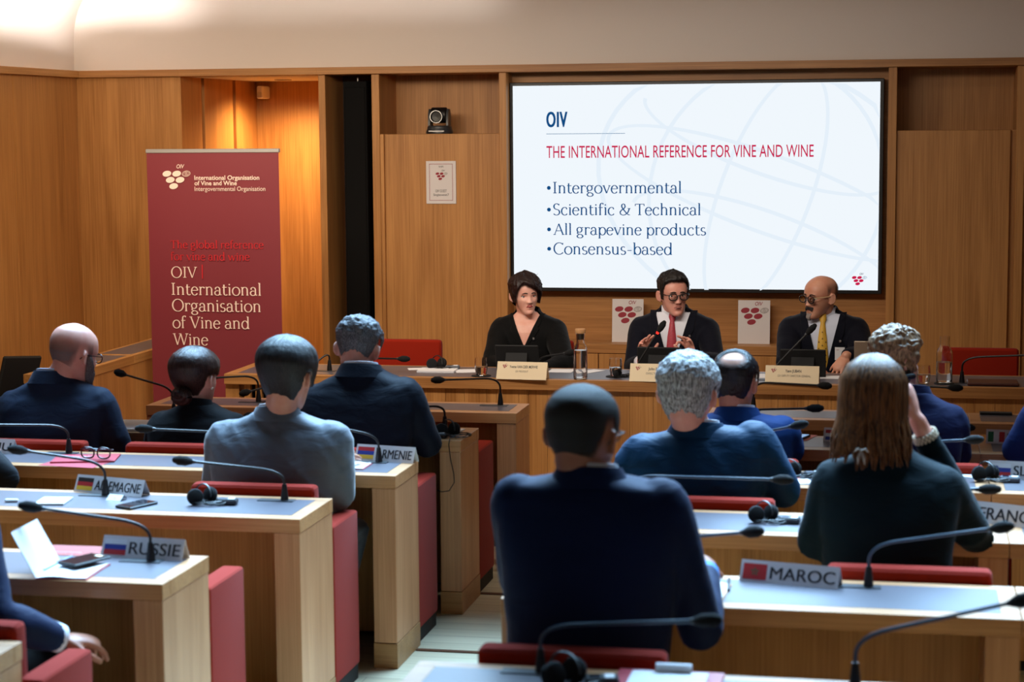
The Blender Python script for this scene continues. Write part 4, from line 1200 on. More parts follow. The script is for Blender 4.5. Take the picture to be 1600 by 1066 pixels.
o = MB().tube([(-2.452,5.189,0.740), (-2.448,5.369,0.740)], .0042, 8, round_ends=True).build('pen', plain('blue_grey_pen', (120, 140, 175), .35), loc=(0, 0, .020))
tag(o, 'blue-grey pen lying on the open white notebook', 'pen')
def phone(p, rz, label, w=.075, d=.150, mat=None, scr=None, z=.001, th=.009):
    t = thing('smartphone', label, 'phone', (p[0], p[1], TZ+z), rz, 'smartphones on the desks')
    MB().box(-w/2, w/2, -d/2, d/2, 0, th, .003).build('body', mat or BLACK, t)
    MB().quad((0, 0, th+.0005), X_, (0, 1, 0), -w/2+.004, w/2-.004, -d/2+.006, d/2-.006).build('display', scr or SCREEN_OFF, t, fix=False)
    return t
t = phone((-2.391,5.326,0.740), -.42, 'black phone with a sticker lying on the open notebook', .085, .145, z=.016)
MB().quad((.012, .05, .0102), X_, (0, 1, 0), -.014, .014, -.008, .008).build('sticker', CREAM, t, fix=False)
t = thing('booklet', 'pinkish red booklet with white lettering behind the open notebook', 'booklet', lift((-2.497,5.459,0.740), .001), .02)
bk = MB().box(-.095, .095, -.001, .001, 0, .045); bk.xform(Matrix.Rotation(-1.05, 4, 'X'))
bk.build('cover', PINK, t)
tx = MB().flat2d(fit2d(text2d('International Organisation'), .08), (-.045, -.0016, .012), X_, Z_); tx.xform(Matrix.Rotation(-1.05, 4, 'X'))
tx.build('lettering', PAPER, t, fix=False)

o = MB().box(-.024, .024, -.008, .008, 0, .011, .004).build('usb_stick', PAPER, loc=lift((-3.064,6.239,0.740), .001)); o.rotation_euler = (0, 0, .2)
tag(o, 'small white memory stick at the left end of the ALLEMAGNE desk', 'memory stick')
t = thing('notepad', 'spiral notepad with blank white pages near the ALLEMAGNE plate', 'notepad', lift((-2.916,6.263,0.740), .001), .15)
MB().box(-.052, .052, -.062, .062, 0, .007, .001).build('page_block', PAPER, t)
sp = MB()
for i in range(12): sp.tube([(-.048+i*.0087, .060+.005*math.cos(a), .005+.005*math.sin(a)) for a in [k*PI/4 for k in range(9)]], .0008, 5)
sp.build('spiral_binding', STEEL, t)
t = thing('folded_card', 'small white folded card in front of the ALLEMAGNE plate', 'card', lift((-2.714,6.343,0.740), .001), -.2)
a = MB().add([(-.03, -.025, 0), (.03, -.025, 0), (.03, 0, .018), (-.03, 0, .018), (-.03, .022, .001), (.03, .022, .001)], [(0, 1, 2, 3), (3, 2, 5, 4)])
a.build('card', PAPER, t, fix=False, sharp=20)
MB().disc((0, -.0125, .0096), X_, Vector((0, .025, .018)).normalized(), .004, .004).build('emblem', YEL_F, t, fix=False)
phone((-2.599,6.244,0.740), -.42, 'dark phone in the middle of the ALLEMAGNE desk', .075, .135, DARK_GREY)
# white card by the hanging-cable headset
paper((-1.874,8.083,0.740), .03, .05, -.2, 'small white card beside the headset with the hanging cable')

# right block of desks
t = open_notebook(lift((-0.533,5.323,0.740), .001), -.05, 'white notepad under the hand of the man in the navy jacket', .055, .18, rise_left=.05, cover=CORK)
o = MB().tube([lift((-0.473,5.333,0.740), .006), lift((-0.483,5.464,0.740), .006)], .0045, 8, round_ends=True).build('pen', BLACK)
tag(o, 'black pen beside the notepad on the MAROC desk', 'pen')
paper((-0.421,8.094,0.740), .10, .16, -.25, 'pink sheet under the phone at the balding man', mat=PINK)
phone((-0.432,8.059,0.740), -.3, 'phone with a lit blue display on the pink sheet', .07, .13, BLACK, PHONE_LIT, .0025)
paper((-0.378,7.070,0.740), .10, .10, .3, 'white sheet under the headset at the grey-haired man')
paper((-0.412,7.104,0.740), .09, .14, .1, 'pink sheet at the right elbow of the grey-haired man', mat=PINK, z=TZ+.0006, th=.0006)
paper((0.226,7.326,0.740), .15, .12, -.5, 'white pointed sheet left of the SLO headset')
paper((0.403,8.880,0.740), .14, .05, .0, 'dark pen case on the desk nearest the right edge', 'pen_case', 'pen case', BLACK_M, .010, group=None)
t = thing('red_folder', 'red folder holding white papers on the near desk at the bottom edge', 'folder', lift((-0.536,4.408,0.740), .001), .0)
MB().box(-.12, .13, -.13, .085, 0, .006, .001).build('cover', FOLDER, t)
MB().box(-.085, .095, -.125, .055, .0062, .012).build('papers', PAPER, t)
MB().box(-.03, .055, .05, .064, .0062, .030).build('card', CARD, t)

# ---------------------------------------------------------------- people
def interp(tab, x):
    if x <= tab[0][0]: return tab[0][1:]
    for a, b in zip(tab[:-1], tab[1:]):
        if x <= b[0]:
            f = (x-a[0])/(b[0]-a[0]); f = f*f*(3-2*f)*.5+f*.5
            return tuple(p+(q-p)*f for p, q in zip(a[1:], b[1:]))
    return tab[-1][1:]
def interp_c(tab, x):
    n = len(tab)
    if x <= tab[0][0]: return tab[0][1:]
    if x >= tab[-1][0]: return tab[-1][1:]
    i = 0
    while x > tab[i+1][0]: i += 1
    a, b = tab[i], tab[i+1]; h = b[0]-a[0]; t = (x-a[0])/h
    out = []
    for k in range(1, len(a)):
        d = (b[k]-a[k])/h
        m0 = d if i == 0 else (d*(a[0]-tab[i-1][0])+(a[k]-tab[i-1][k])/(a[0]-tab[i-1][0])*h)/(b[0]-tab[i-1][0])
        m1 = d if i+2 >= n else (d*(tab[i+2][0]-b[0])+(tab[i+2][k]-b[k])/(tab[i+2][0]-b[0])*h)/(tab[i+2][0]-a[0])
        t2, t3 = t*t, t*t*t
        out.append((2*t3-3*t2+1)*a[k]+(t3-2*t2+t)*h*m0+(3*t2-2*t3)*b[k]+(t3-t2)*h*m1)
    return tuple(out)
def sstep(a, b, x):
    t = min(max((x-a)/(b-a), 0), 1)
    return t*t*(3-2*t)
def gs(x, s): return math.exp(-(x/s)**2)

# head sections: z, half width, front, back   (face looks along +y, ear level z = 0)
HEAD = [(-.122, .010, .080, .052), (-.117, .023, .089, .030), (-.105, .034, .094, .006), (-.088, .0445, .093, -.020), (-.068, .0535, .0915, -.045), (-.045, .0620, .0915, -.064),
        (-.02, .069, .091, -.080), (0, .072, .090, -.091), (.025, .0755, .093, -.098), (.05, .0755, .090, -.101), (.075, .0675, .079, -.094), (.095, .0535, .058, -.077), (.108, .0375, .034, -.053), (.116, .019, .010, -.027), (.119, .003, -.005, -.011)]
def face_disp(x, z, fem):
    """relief of the face in y, added to front-facing points"""
    d = 0
    nose = 0
    if -.052 < z < .022:
        t = (.022-z)/.060
        nose = (.0165 if fem else .0215)*min(t, 1)**1.15*(1 if z > -.038 else max(0, 1-(-.038-z)/.014))
        wn = .0075+.006*sstep(.0, -.036, z)
        d += nose*gs(x, wn)
    d += .007*gs(abs(x)-.0135, .006)*gs(z+.038, .008)           # nostrils
    d -= .010*gs(abs(x)-.031, .015)*gs(z+.001, .011)            # eye sockets
    d += .0045*gs(abs(x)-.030, .020)*gs(z-.019, .008)*(0.6 if fem else 1)   # brow
    d += .0035*gs(abs(x)-.031, .015)*gs(z-.0100, .0035)         # upper lid
    d += .0015*gs(abs(x)-.031, .013)*gs(z+.0075, .0035)         # lower lid
    d += .005*gs(abs(x)-.043, .016)*gs(z+.026, .016)            # cheekbone
    d += .0055*gs(x, .020)*gs(z+.0635, .0045)                   # upper lip
    d += .0060*gs(x, .018)*gs(z+.0745, .0050)                   # lower lip
    d -= .0040*gs(x, .024)*gs(z+.0690, .0022)                   # mouth line
    d -= .0030*gs(x, .018)*gs(z+.0870, .006)
    d += .0060*gs(x, .020)*gs(z+.105, .012)                     # chin
    d -= .0022*gs(abs(x)-(.022+(-.045-z)*.35), .005)*sstep(-.085, -.06, z)*sstep(-.03, -.045, z)  # nasolabial fold
    return d
def head_pt(th, z, P):
    """th: 0 front, pi back; + to the person's right (+x)"""
    w, yf, yb = interp_c(HEAD, z)
    w *= P['hw']; yf *= P['hd']; yb *= P['hd']
    jaw = P.get('jaw', 1)
    if z < -.04: w *= 1+(jaw-1)*sstep(-.04, -.08, z)
    yc, hd = (yf+yb)/2, (yf-yb)/2
    s, c = math.sin(th), math.cos(th)
    e = 2/2.25
    x = w*math.copysign(abs(s)**e, s); y = yc+hd*math.copysign(abs(c)**e, c)
    if c > .15:
        y += face_disp(x/P['hw'], z, P.get('fem'))*sstep(.15, .5, c)
    return Vector((x, y, z*P['hh']))
def head_rings(P, nz=64, nt=72):
    zs = []
    for i in range(nz+1):
        t = i/nz
        zs.append(-.122+.241*(.5-.5*math.cos(PI*t))*.35+.241*t*.65)
    R_ = []
    for z in zs:
        ring = []
        for j in range(nt):
            u = j/nt*2*PI
            th = u-.42*math.sin(u)           # denser at the face
            ring.append(head_pt(th, z, P))
        R_.append(ring)
    return R_

def capsule(mb, pts, rad, seg=10, **k): mb.tube(pts, rad, seg, round_ends=True, **k)

def hand_geo(mb, wrist, d, n, side, curl=(.3, .3, .35, .4), thumb=.6, spread=.16, s=1.0, fold=(0, 0, 0, 0)):
    """palm + four fingers of different lengths + a thumb from the side of the palm.
    d: direction of the palm, n: direction the palm faces, side: +1 if the thumb lies on n x d, -1 otherwise"""
    W = Vector(wrist); d = Vector(d).normalized(); n = Vector(n); n = (n-d*n.dot(d)).normalized()
    x = n.cross(d)*side         # towards the thumb
    pl = .085*s
    mb.tube([W-d*.02, W+d*.015, W+d*.05*s, W+d*pl], [.026*s, .031*s, .038*s, .037*s], 12, flat=.42, flat_dir=n, round_ends=True)
    L = (.070, .078, .073, .056)
    for i in range(4):
        off = (.0300-.0200*i)*s
        ang = spread*(1.3-i*.87)
        base = W+d*(pl-.008-(.004 if i == 3 else 0))+x*off
        fd = (d*math.cos(ang)+x*math.sin(ang)).normalized()
        pts = [base]; c = 0
        for k, f in enumerate((.45, .30, .25)):
            c += curl[i]*(1.0 if k else .7)+fold[i]
            v = fd*math.cos(c)+n*math.sin(c)
            pts.append(pts[-1]+v*L[i]*s*f)
        r = (.0092, .0090, .0088, .0080)[i]*s
        mb.tube(pts, [r, r*.95, r*.88, r*.78], 10, round_ends=True)
    tb = W+d*.022*s+x*.024*s+n*.006
    t1 = tb+(d*.62+x*math.sin(thumb)+n*.25).normalized()*.040*s
    t2 = t1+(d*.85+x*math.sin(thumb)*.6+n*.30).normalized()*.030*s
    t3 = t2+(d*.95+x*math.sin(thumb)*.35+n*.30).normalized()*.024*s
    mb.tube([tb, t1, t2, t3], [.0135*s, .0115*s, .0100*s, .0085*s], 10, round_ends=True)

def remesh(mb, name, mat, voxel, parent=None, smooth=2, disp=None, loc=None, sharp=None, fac=.5):
    me = mb.mesh('tmp', mat, True, None)
    o = bpy.data.objects.new('tmp', me); COL.objects.link(o)
    m = o.modifiers.new('r', 'REMESH'); m.mode = 'VOXEL'; m.voxel_size = voxel; m.use_smooth_shade = True
    if smooth:
        s = o.modifiers.new('s', 'SMOOTH'); s.factor = fac; s.iterations = smooth
    dg = bpy.context.evaluated_depsgraph_get(); dg.update()
    new = bpy.data.meshes.new_from_object(o.evaluated_get(dg), depsgraph=dg)
    bpy.data.objects.remove(o); bpy.data.meshes.remove(me)
    new.name = name
    new.materials.clear(); new.materials.append(mat)
    if disp:
        nr = [v.normal.copy() for v in new.vertices]
        for v, q in zip(new.vertices, nr):
            v.co += q*disp(v.co)
    new.shade_smooth()
    r = bpy.data.objects.new(name, new); COL.objects.link(r)
    if parent: r.parent = parent
    if loc: r.location = loc
    return r

def folds(amp, freq=(7, 7, 16), seed=0.0, shear=0.0, arm=0.0):
    """cloth folds: ridged noise along tilted bands"""
    def f(p):
        q = Vector((p.x*freq[0]+seed, p.y*freq[1]+seed*.7, (p.z+shear*p.x)*freq[2]))
        a = noise.noise(q); b = noise.noise(q*2.1+Vector((3, 1, 7)))
        r = (1-abs(a)*2.2)
        return amp*(r*.6+b*.35-.2)
    return f

# ---- hair as a shell grown from the head
def hair_shell(P, parent, HM, mat, hl, thick, name='hair', rough=.15, freq=60, soft=.016, nz=60, nt=84, strand=0.0, zmin=-.115, top=None, disp=None, edge=.004, wave=0.0, dmax=1.0):
    """hl(th) gives the hairline height (th signed azimuth), thick(th, z) the thickness"""
    c0 = Vector((0, -.006, .012))
    V = []; T = []
    for i in range(nz+1):
        z = zmin+(.119-zmin)*(i/nz)**.9
        for j in range(nt):
            th = -PI+2*PI*j/nt
            p = head_pt(th, z, P)
            n = (p-c0); n.z *= .9; n.normalize()
            m = sstep(0, soft, z-hl(th)+edge*noise.noise(Vector((math.sin(th)*14, math.cos(th)*14, z*60))))
            if top: m *= top(p, th, z)
            t = thick(th, z)*m
            if rough and m > 0:
                t *= 1+rough*noise.noise(p*freq)+rough*.7*noise.noise(p*freq*2.3)
                if strand: t += strand*m*noise.noise(Vector((math.cos(th)*9, math.sin(th)*9, z*10)))
            if wave and m > 0:
                ww = Vector((p.x*38+2*noise.noise(p*18), p.y*38+2*noise.noise(p*18+Vector((5, 5, 5))), p.z*16))
                t += wave*m*(1-2*abs(noise.noise(ww)))
            if m <= 0.001: q = p-n*.005
            else: q = p+n*(t+.0016)
            if disp: q = disp(q, th, z, m)
            V.append(HM @ q); T.append(m)
    F = []
    for i in range(nz):
        for j in range(nt):
            a, b, c, d = i*nt+j, i*nt+(j+1) % nt, (i+1)*nt+(j+1) % nt, (i+1)*nt+j
            if max(T[a], T[b], T[c], T[d]) > 0.001: F.append((a, b, c, d))
    if max(T[-nt:]) > .001: F.append(tuple(nz*nt+j for j in range(nt)))
    used = sorted({k for f in F for k in f}); mp = {k: i for i, k in enumerate(used)}
    mb = MB().add([V[k] for k in used], [tuple(mp[k] for k in f) for f in F])
    o = mb.build(name, mat, parent, sharp=None)
    at = o.data.attributes.new('dens', 'FLOAT', 'POINT')
    at.data.foreach_set('value', [T[k]*dmax for k in used])
    return o

def dens1(o):
    at = o.data.attributes.new('dens', 'FLOAT', 'POINT'); at.data.foreach_set('value', [1.0]*len(o.data.vertices)); return o
def hl_table(tab):
    """hairline by |azimuth| in degrees"""
    def f(th):
        a = abs(math.degrees(th))
        return interp(tab, a)[0]
    return f
MALE = [(0, .070), (30, .070), (50, .060), (62, .030), (72, -.030), (82, -.030), (90, .022), (104, .022), (116, -.030), (135, -.068), (180, -.075)]
HIGH = [(0, .082), (25, .088), (48, .074), (62, .030), (72, -.022), (82, -.022), (90, .022), (104, .022), (116, -.030), (135, -.066), (180, -.075)]
RING = [(0, .2), (60, .2), (66, .06), (72, -.02), (82, -.02), (90, .020), (104, .020), (116, -.030), (135, -.066), (180, -.075)]

def person(loc, face, label, suit, skin_m, hpos, hrot, sw=.225, zs=.93, lean=.02, zneck=None, arms=None, P=None, voxel=.009, hvox=.006, legs=True, group=None,
           collar=True, shirt=PAPER, fold=.004, fshear=0.0, ffreq=(5, 5, 8), trousers=None, hip=.17, depth=1.0, dense=False, open_front=0.0, name='person', shade_front=None, shoulder_slope=.06, neck_r=.056, pads=0.0, hipz=.44, vee=None):
    """loc: floor point under the seat; face: torso heading (0 = towards the podium wall); coordinates of hpos and arms are world"""
    P = {**dict(hw=1.0, hd=1.0, hh=1.0), **(P or {})}
    O = Vector((loc[0], loc[1], 0))
    Fv = Vector((-math.sin(face), math.cos(face), 0)); Rv = Vector((math.cos(face), math.sin(face), 0))
    def L(x, y, z): return Rv*x+Fv*y+Vector((0, 0, z))
    def Wd(p): return Vector(p)-O
    H = Wd(hpos)
    HM = Matrix.Translation(H) @ Matrix.Rotation(hrot[0], 4, 'Z') @ Matrix.Rotation(hrot[1], 4, 'X') @ Matrix.Rotation(hrot[2], 4, 'Y')
    zn = zneck if zneck else zs+shoulder_slope
    tilt = P.get('tilt', 0)     # left/right shoulder height difference
    # --- body
    b = MB()
    R_ = head_rings(P, 72 if dense else 44, 96 if dense else 56)
    b.loft([[HM @ p for p in r] for r in R_])
    for sx in (-1, 1):
        er = Matrix.Translation((sx*.0725*P['hw'], -.010, -.008)) @ Matrix.Rotation(sx*.5, 4, 'Z') @ Matrix.Rotation(.12, 4, 'X')
        k = len(b.v)
        es = P.get('ear', 1.0)
        b.ball((sx*.008, -.004, 0), (.0075, .017*es, .030*es), 14)
        rim_ = []
        for i in range(13):
            a = math.radians(-100+250*i/12)
            rim_.append((sx*.012, -.004-.015*es*math.cos(a)*(-1), .026*es*math.sin(a)+.002))
        rim_ = [(x, -y-.008, z) for x, y, z in rim_]
        b.tube(rim_, .0042, 6, round_ends=True)
        b.ball((sx*.008, .003, -.025*es), (.006, .008, .009), 10)
        b.xform(HM @ er, k)
    nb = L(0, lean+.004, zn-.05)
    jaw = HM @ Vector((0, -.022, -.055))
    b.tube([HM @ Vector((0, -.03, -.01)), jaw, jaw.lerp(nb, .55), nb, nb-Vector((0, 0, .06))], [neck_r*.9, neck_r*.97, neck_r, neck_r*1.0, neck_r*.9], 18, round_ends=False)
    b.tube([L(0, lean, zs-.075), L(0, lean*.8, zs-.15), L(0, lean*.4, .66), L(0, 0, .54)], [.055, .085, .095, .10], 16, round_ends=True)
    J = MB()
    # --- jacket torso rings
    rings = []
    h0 = hipz
    Ht = zs-h0
    tab = [(0, hip/sw*1.0, .135), (.12, hip/sw*1.02, .145), (.32, .84, .140), (.55, .88, .138), (.75, .95, .132), (.88, .985, .118), (.96, .95+pads, .102), (1.0, .86+pads, .088)]
    def ring(f, wf, dp, z, yo):
        out = []
        for j in range(32):
            a = 2*PI*j/32
            c, s_ = math.cos(a), math.sin(a)
            e = .82
            x = sw*wf*math.copysign(abs(c)**e, c)
            y = dp*depth*math.copysign(abs(s_)**e, s_)
            out.append(L(x, yo+y, z+tilt*x*min(1, f*1.2)))
        return out
    for f, wf, dp in tab:
        rings.append(ring(f, wf, dp, h0+Ht*f, lean*f))
    sl = zn-zs
    for k, (wf, dp) in enumerate(((.72, .082), (.56, .076), (.42, .071), (.33, .066))):
        q = (k+1)/4
        rings.append(ring(1, wf, dp, zs+sl*q, lean-.004*q))
    J.loft(rings)
    # --- arms
    sh = {}
    for sx, key in ((-1, 'l'), (1, 'r')):
        S_ = L(sx*(sw-.062), lean, zs-.062)+Vector((0, 0, tilt*sx*sw))
        A = (arms or {}).get(key)
        if A is None: continue
        E_, Wr = Wd(A['elbow']), Wd(A['wrist'])
        ar = A.get('r', 1.0)
        mid = S_.lerp(E_, .45)
        J.tube([S_-(E_-S_).normalized()*.01, S_.lerp(E_, .2), mid, S_.lerp(E_, .8), E_, E_.lerp(Wr, .3), E_.lerp(Wr, .68), E_.lerp(Wr, A.get('cuff', .93))],
               [.074*ar, .073*ar, .066*ar, .060*ar, .058*ar, .055*ar, .047*ar, .041*ar], 16, round_ends=True)
        b.tube([S_, mid, E_, E_.lerp(Wr, .5), Wr], [.045, .042, .036, .034, .026], 12, round_ends=True)
        if 'hand' in A:
            hd = dict(A['hand'])
            hand_geo(b, Wr, hd.pop('d'), hd.pop('n'), hd.pop('side'), **hd)
        sh[key] = (E_, Wr)
    # --- legs inside the body mesh
    T = None
    if legs:
        T = MB()
        for sx in (-1, 1):
            hipj = L(sx*.085, -.02, .50); kn = L(sx*(legs if not isinstance(legs, bool) else .10), .36, .50); an = L(sx*.10, .30, .10)
            b.tube([hipj, hipj.lerp(kn, .5), kn, kn.lerp(an, .4), an], [.065, .06, .046, .045, .032], 12, round_ends=True)
            T.tube([hipj, hipj.lerp(kn, .5), kn, kn.lerp(an, .35), an], [.088, .080, .064, .062, .052], 14, round_ends=True)
        T.tube([L(-.09, -.03, .505), L(.09, -.03, .505)], [.10, .10], 14, round_ends=True)
    def tors(mb, k, top=1.0):
        r2 = []
        c = lambda f: L(0, lean*f, 0)
        for f, wf, dp in tab[2:]: r2.append([Vector((c(f).x+(p.x-c(f).x)*k, c(f).y+(p.y-c(f).y)*k, p.z)) for p in ring(f, wf, dp, h0+Ht*f, lean*f)])
        for i, (wf, dp) in enumerate(((.72, .082), (.56, .076), (.42, .071), (.33, .066))):
            q = (i+1)/4
            if q > top: break
            r2.append([Vector((c(1).x+(p.x-c(1).x)*k, c(1).y+(p.y-c(1).y)*k, p.z-.004)) for p in ring(1, wf, dp, zs+sl*q, lean-.004*q)])
        mb.loft(r2)
    def front(x, z):
        f = (z-h0)/Ht
        if f <= 1:
            for a, c in zip(tab[:-1], tab[1:]):
                if f <= c[0]: break
            u = min(max((f-a[0])/(c[0]-a[0]), 0), 1)
            wf, dp = a[1]+(c[1]-a[1])*u, a[2]+(c[2]-a[2])*u
        else:
            u = min((z-zs)/sl, 1); pr_ = [(.86+pads, .088), (.72, .082), (.56, .076), (.42, .071), (.33, .066)]
            i = min(int(u*4), 3); v = u*4-i
            wf, dp = [p+(q-p)*v for p, q in zip(pr_[i], pr_[i+1])]
        r = min(abs(x)/(sw*wf), 1)
        return lean*min(f, 1)+dp*depth*max(1-r**2.44, 0)**(1/2.44)
    if vee and vee.get('skin'): tors(b, .955)
    body = remesh(b, name, skin_m, hvox, None, 1 if dense else 2, None, O, fac=.4)
    tag(body, label, 'person', group)
    jk = remesh(J, 'jacket', suit, voxel, body, 4, folds(fold, ffreq, loc[0]*3.1, fshear))
    if vee:
        zb, wt = vee['z'], vee['w']
        bm = bmesh.new(); bm.from_mesh(jk.data)
        dead = []
        for fc in bm.faces:
            p = fc.calc_center_median()
            x = p.dot(Rv); y = p.dot(Fv)
            wz = wt*max(0, (p.z-zb))/(zn-zb)
            if y > lean+.01 and p.z > zb and abs(x) < wz: dead.append(fc)
        bmesh.ops.delete(bm, geom=dead, context='FACES')
        bm.to_mesh(jk.data); bm.free()
        if not vee.get('skin'):
            sm_ = MB(); tors(sm_, .965, .8)
            shirt_o = remesh(sm_, 'shirt', shirt, .009, body, 3)
        for sx in (-1, 1):
            rows = []
            for i in range(15):
                u = i/14
                z = zb+(zn-.012-zb)*u
                xe = wt*(z-zb)/(zn-zb)
                lw = vee.get('lapel', .045)*(math.sin(PI*min(u/.66, 1)*.5)**.8)*(1 if u < .64 else (.60 if u < .69 else .72-.9*(u-.69)))
                row = []
                for k_, (xx, off) in enumerate(((xe-.004, .002), (xe-.002, .008), (xe+lw, .0065), (xe+lw+.002, .001))):
                    row.append(L(sx*xx, front(xx, z)+off, z))
                rows.append(row)
            for ph in (62, 90, 120, 150, 181):
                a_ = math.radians(ph)
                zc = zn-.012+.022*(1-math.cos(a_))/2
                row = []
                for dr, dz in ((-.004, .012), (.002, .015), (.020, -.020), (.017, -.026)):
                    r_ = .069*(neck_r/.056)+dr
                    row.append(L(sx*r_*1.06*math.sin(a_), lean+.004+r_*math.cos(a_), zc+dz))
                rows.append(row)
            MB().loft(rows).build('lapel', suit, jk, sharp=50)
        if 'tie' in vee:
            rows = []
            zk = zn-.03
            prof_ = [(zk+.012, .017, .016), (zk-.012, .020, .020), (zk-.034, .012, .014), (zk-.045, .014, .010), (zk-.12, .024, .010), (zk-.22, .032, .010), (zk-.34, .038, .010)]
            for z, hw_, off in prof_:
                y = max(front(0, z), lean+.05)+off-.004
                rows.append([L(-hw_, y-.006, z), L(-hw_*.9, y, z), L(0, y+.006, z), L(hw_*.9, y, z), L(hw_, y-.006, z), L(0, y-.012, z)])
            tie_o = MB().loft(rows).build('tie', vee['tie'], body, sharp=60)
            for sx in (-1, 1):
                c_ = [L(sx*.010, front(.0, zn-.02)+.000, zn-.030), L(sx*.062, lean+.052, zn-.052), L(sx*.066, lean+.038, zn+.020), L(sx*.030, lean+.064, zn-.002)]
                nn = Fv*.006
                MB().loft([[p+nn for p in c_], [p for p in c_]]).build('shirt_collar', shirt, body, sharp=20)
        for q in vee.get('pin', ()):
            x, z = q
            y = front(abs(x), z)+.012
            MB().box(-.006, .006, -.002, .002, -.006, .006, .001).build('lapel_pin', STEEL, jk, loc=L(x, y, z))
    if T:
        remesh(T, 'trousers', trousers or suit, .013, body, 3, folds(.004, (8, 8, 8), loc[1]))
        sm = MB()
        for sx in (-1, 1):
            s_ = MB().tube([L(sx*.10, .27, .045), L(sx*.10, .33, .05), L(sx*.10, .42, .036), L(sx*.10, .50, .028)], [.036, .042, .042, .028], 12, round_ends=True, flat=.85)
            s_.build('shoe', BLACK, body)
    if collar:
        nc = L(0, lean-.004, zn+.0)
        def cr(z0, r0, z1, r1, th=.006, open_=False, lift_b=.012, drop_f=.03):
            m = MB(); inner = []; rings_ = []
            n = 36
            prof = []
            for j in range(n+1):
                a = 2*PI*j/n
                fr = math.cos(a)    # +1 at the nape side
                dz = lift_b*fr-(drop_f if fr < 0 else 0)*(-fr)
                rr_ = []
                for zz, r_ in ((z0, r0), (z1, r1), (z1+.001, r1-th), (z0, r0-th)):
                    rr_.append(nc+Rv*math.sin(a)*r_*1.08-Fv*math.cos(a)*r_*.88+Vector((0, 0, zz+dz)))
                prof.append(rr_)
            m.loft(prof, cap=False)
            return m
        cs = neck_r/.056
        c1 = cr(-.034, .094*cs, .018, .070*cs)
        c1.build('collar', suit, jk)
        if shirt: cr(-.01, .066*cs, .027, .0605*cs, .004).build('shirt_collar', shirt, body)
    return body, HM, P, jk, L, sh

def eyes(body, HM, P, iris, look=(0, 0), dz=0.0):
    for sx in (-1, 1):
        # find the face surface at the eye
        x = sx*.031*P['hw']
        w, yf, yb = interp_c(HEAD, 0.0)
        th = math.asin(min(1, (abs(x)/(w*P['hw']))**(2.25/2)))
        p = head_pt(sx*th, 0.0, P)
        c = Vector((x, p.y-.0056, -.0005))
        k = MB().ball((0, 0, 0), (.0148, .0096, .0074), 18)
        k.xform(HM @ Matrix.Translation(c))
        e = k.build('eye', EYE_W, body)
        R_ = HM @ Matrix.Translation(c) @ Matrix.Rotation(look[0], 4, 'Z') @ Matrix.Rotation(look[1], 4, 'X')
        ir = MB()
        rings = [[(r*math.cos(2*PI*j/16), math.sqrt(max(.0112**2-r*r, 0))-.0011, r*math.sin(2*PI*j/16)) for j in range(16)] for r in (.0058, .0035, .0004)]
        ir.loft(rings, cap=False); ir.xform(R_)
        i_ = ir.build('iris', iris, e)
        ls = MB().tube([(.0152*math.cos(q), .0050+.0046*math.sin(q), .0078*math.sin(q)) for q in [PI*(.04+.92*j/10) for j in range(11)]], [.0006, .0011, .0014, .0015, .0016, .0016, .0016, .0015, .0014, .0011, .0006], 6)
        ls.xform(HM @ Matrix.Translation(c)); ls.build('lash_line', BROW_DK, e)
def brows(body, HM, P, mat, th_=.0034, arch=.004, z=.0195, ln=.019):
    for sx in (-1, 1):
        pts = []
        for i in range(7):
            x = sx*(.012+ln*1.7*i/6)*P['hw']; zz = z+arch*math.sin(PI*min(i/5, 1))-.002*(i == 6)
            w = interp_c(HEAD, zz)[0]*P['hw']
            t = math.asin(min(1, (abs(x)/w)**(2.25/2)))
            p = head_pt(sx*t, zz, P); p.y += .0012
            pts.append(HM @ p)
        MB().tube(pts, [th_*.7, th_, th_*1.05, th_, th_*.9, th_*.7, th_*.3], 8, flat=1.0).build('eyebrow', mat, body)
def lips(body, HM, P, mat, w=.021, open_=0.0, th_=.0036):
    m = MB()
    for z0, k in ((-.0648+open_*.3, 1), (-.0735-open_, 1.25)):
        pts = []
        for i in range(9):
            x = w*(i-4)/4
            zz = z0*P['hh']+(.002*(1-abs(i-4)/4) if k == 1 else -.001*(1-abs(i-4)/4))
            edge = (abs(i-4)/4)**2
            zz = zz*(1-edge)+(-.0692)*edge
            wv = interp_c(HEAD, zz)[0]*P['hw']
            t = math.asin(min(1, (abs(x)/wv)**(2.25/2)))
            p = head_pt(math.copysign(t, x), zz, P)
            p.z = zz*P['hh']; p.y -= .0006
            pts.append(HM @ p)
        m.tube(pts, [th_*k*(.25+.75*(1-(abs(i-4)/4)**2)) for i in range(9)], 8)
    m.build('lips', mat, body)
def glasses(body, HM, P, rimm, templem=None, rx=.0245, rz_=.0195, y=.104, z=-.002, sq=.9, r=.0024, lensm=None, temples=(-1, 1), brow=True):
    g = MB()
    for sx in (-1, 1): rim(g, sx*.0315, z, rx, rz_, r, y, sq)
    g.tube([(-.0085, y, z+.006), (0, y+.002, z+.009), (.0085, y, z+.006)], r*.9, 8)
    g.xform(HM)
    gl_ = g.build('eyeglasses', rimm, body)
    for sx in temples:
        t = MB().tube([(sx*.056, y-.001, z+.009), (sx*.067*P['hw'], y-.016, z+.010), (sx*.0765*P['hw'], .03, z+.009), (sx*.0800*P['hw'], -.008, z+.010), (sx*.078*P['hw'], -.030, z-.010)], r*.85, 8)
        t.xform(HM); t.build('temple', templem or rimm, gl_)
    if lensm:
        for sx in (-1, 1):
            l = MB().disc((sx*.0315, y+.0005, z), X_, Z_, rx*.97, rz_*.97, 24); l.xform(HM); l.build('lens', lensm, gl_, fix=False)
    return gl_
EYE_W = plain('eye_white', (226, 220, 216), .15)
IRIS_BROWN = plain('iris_brown', (40, 26, 20), .1)
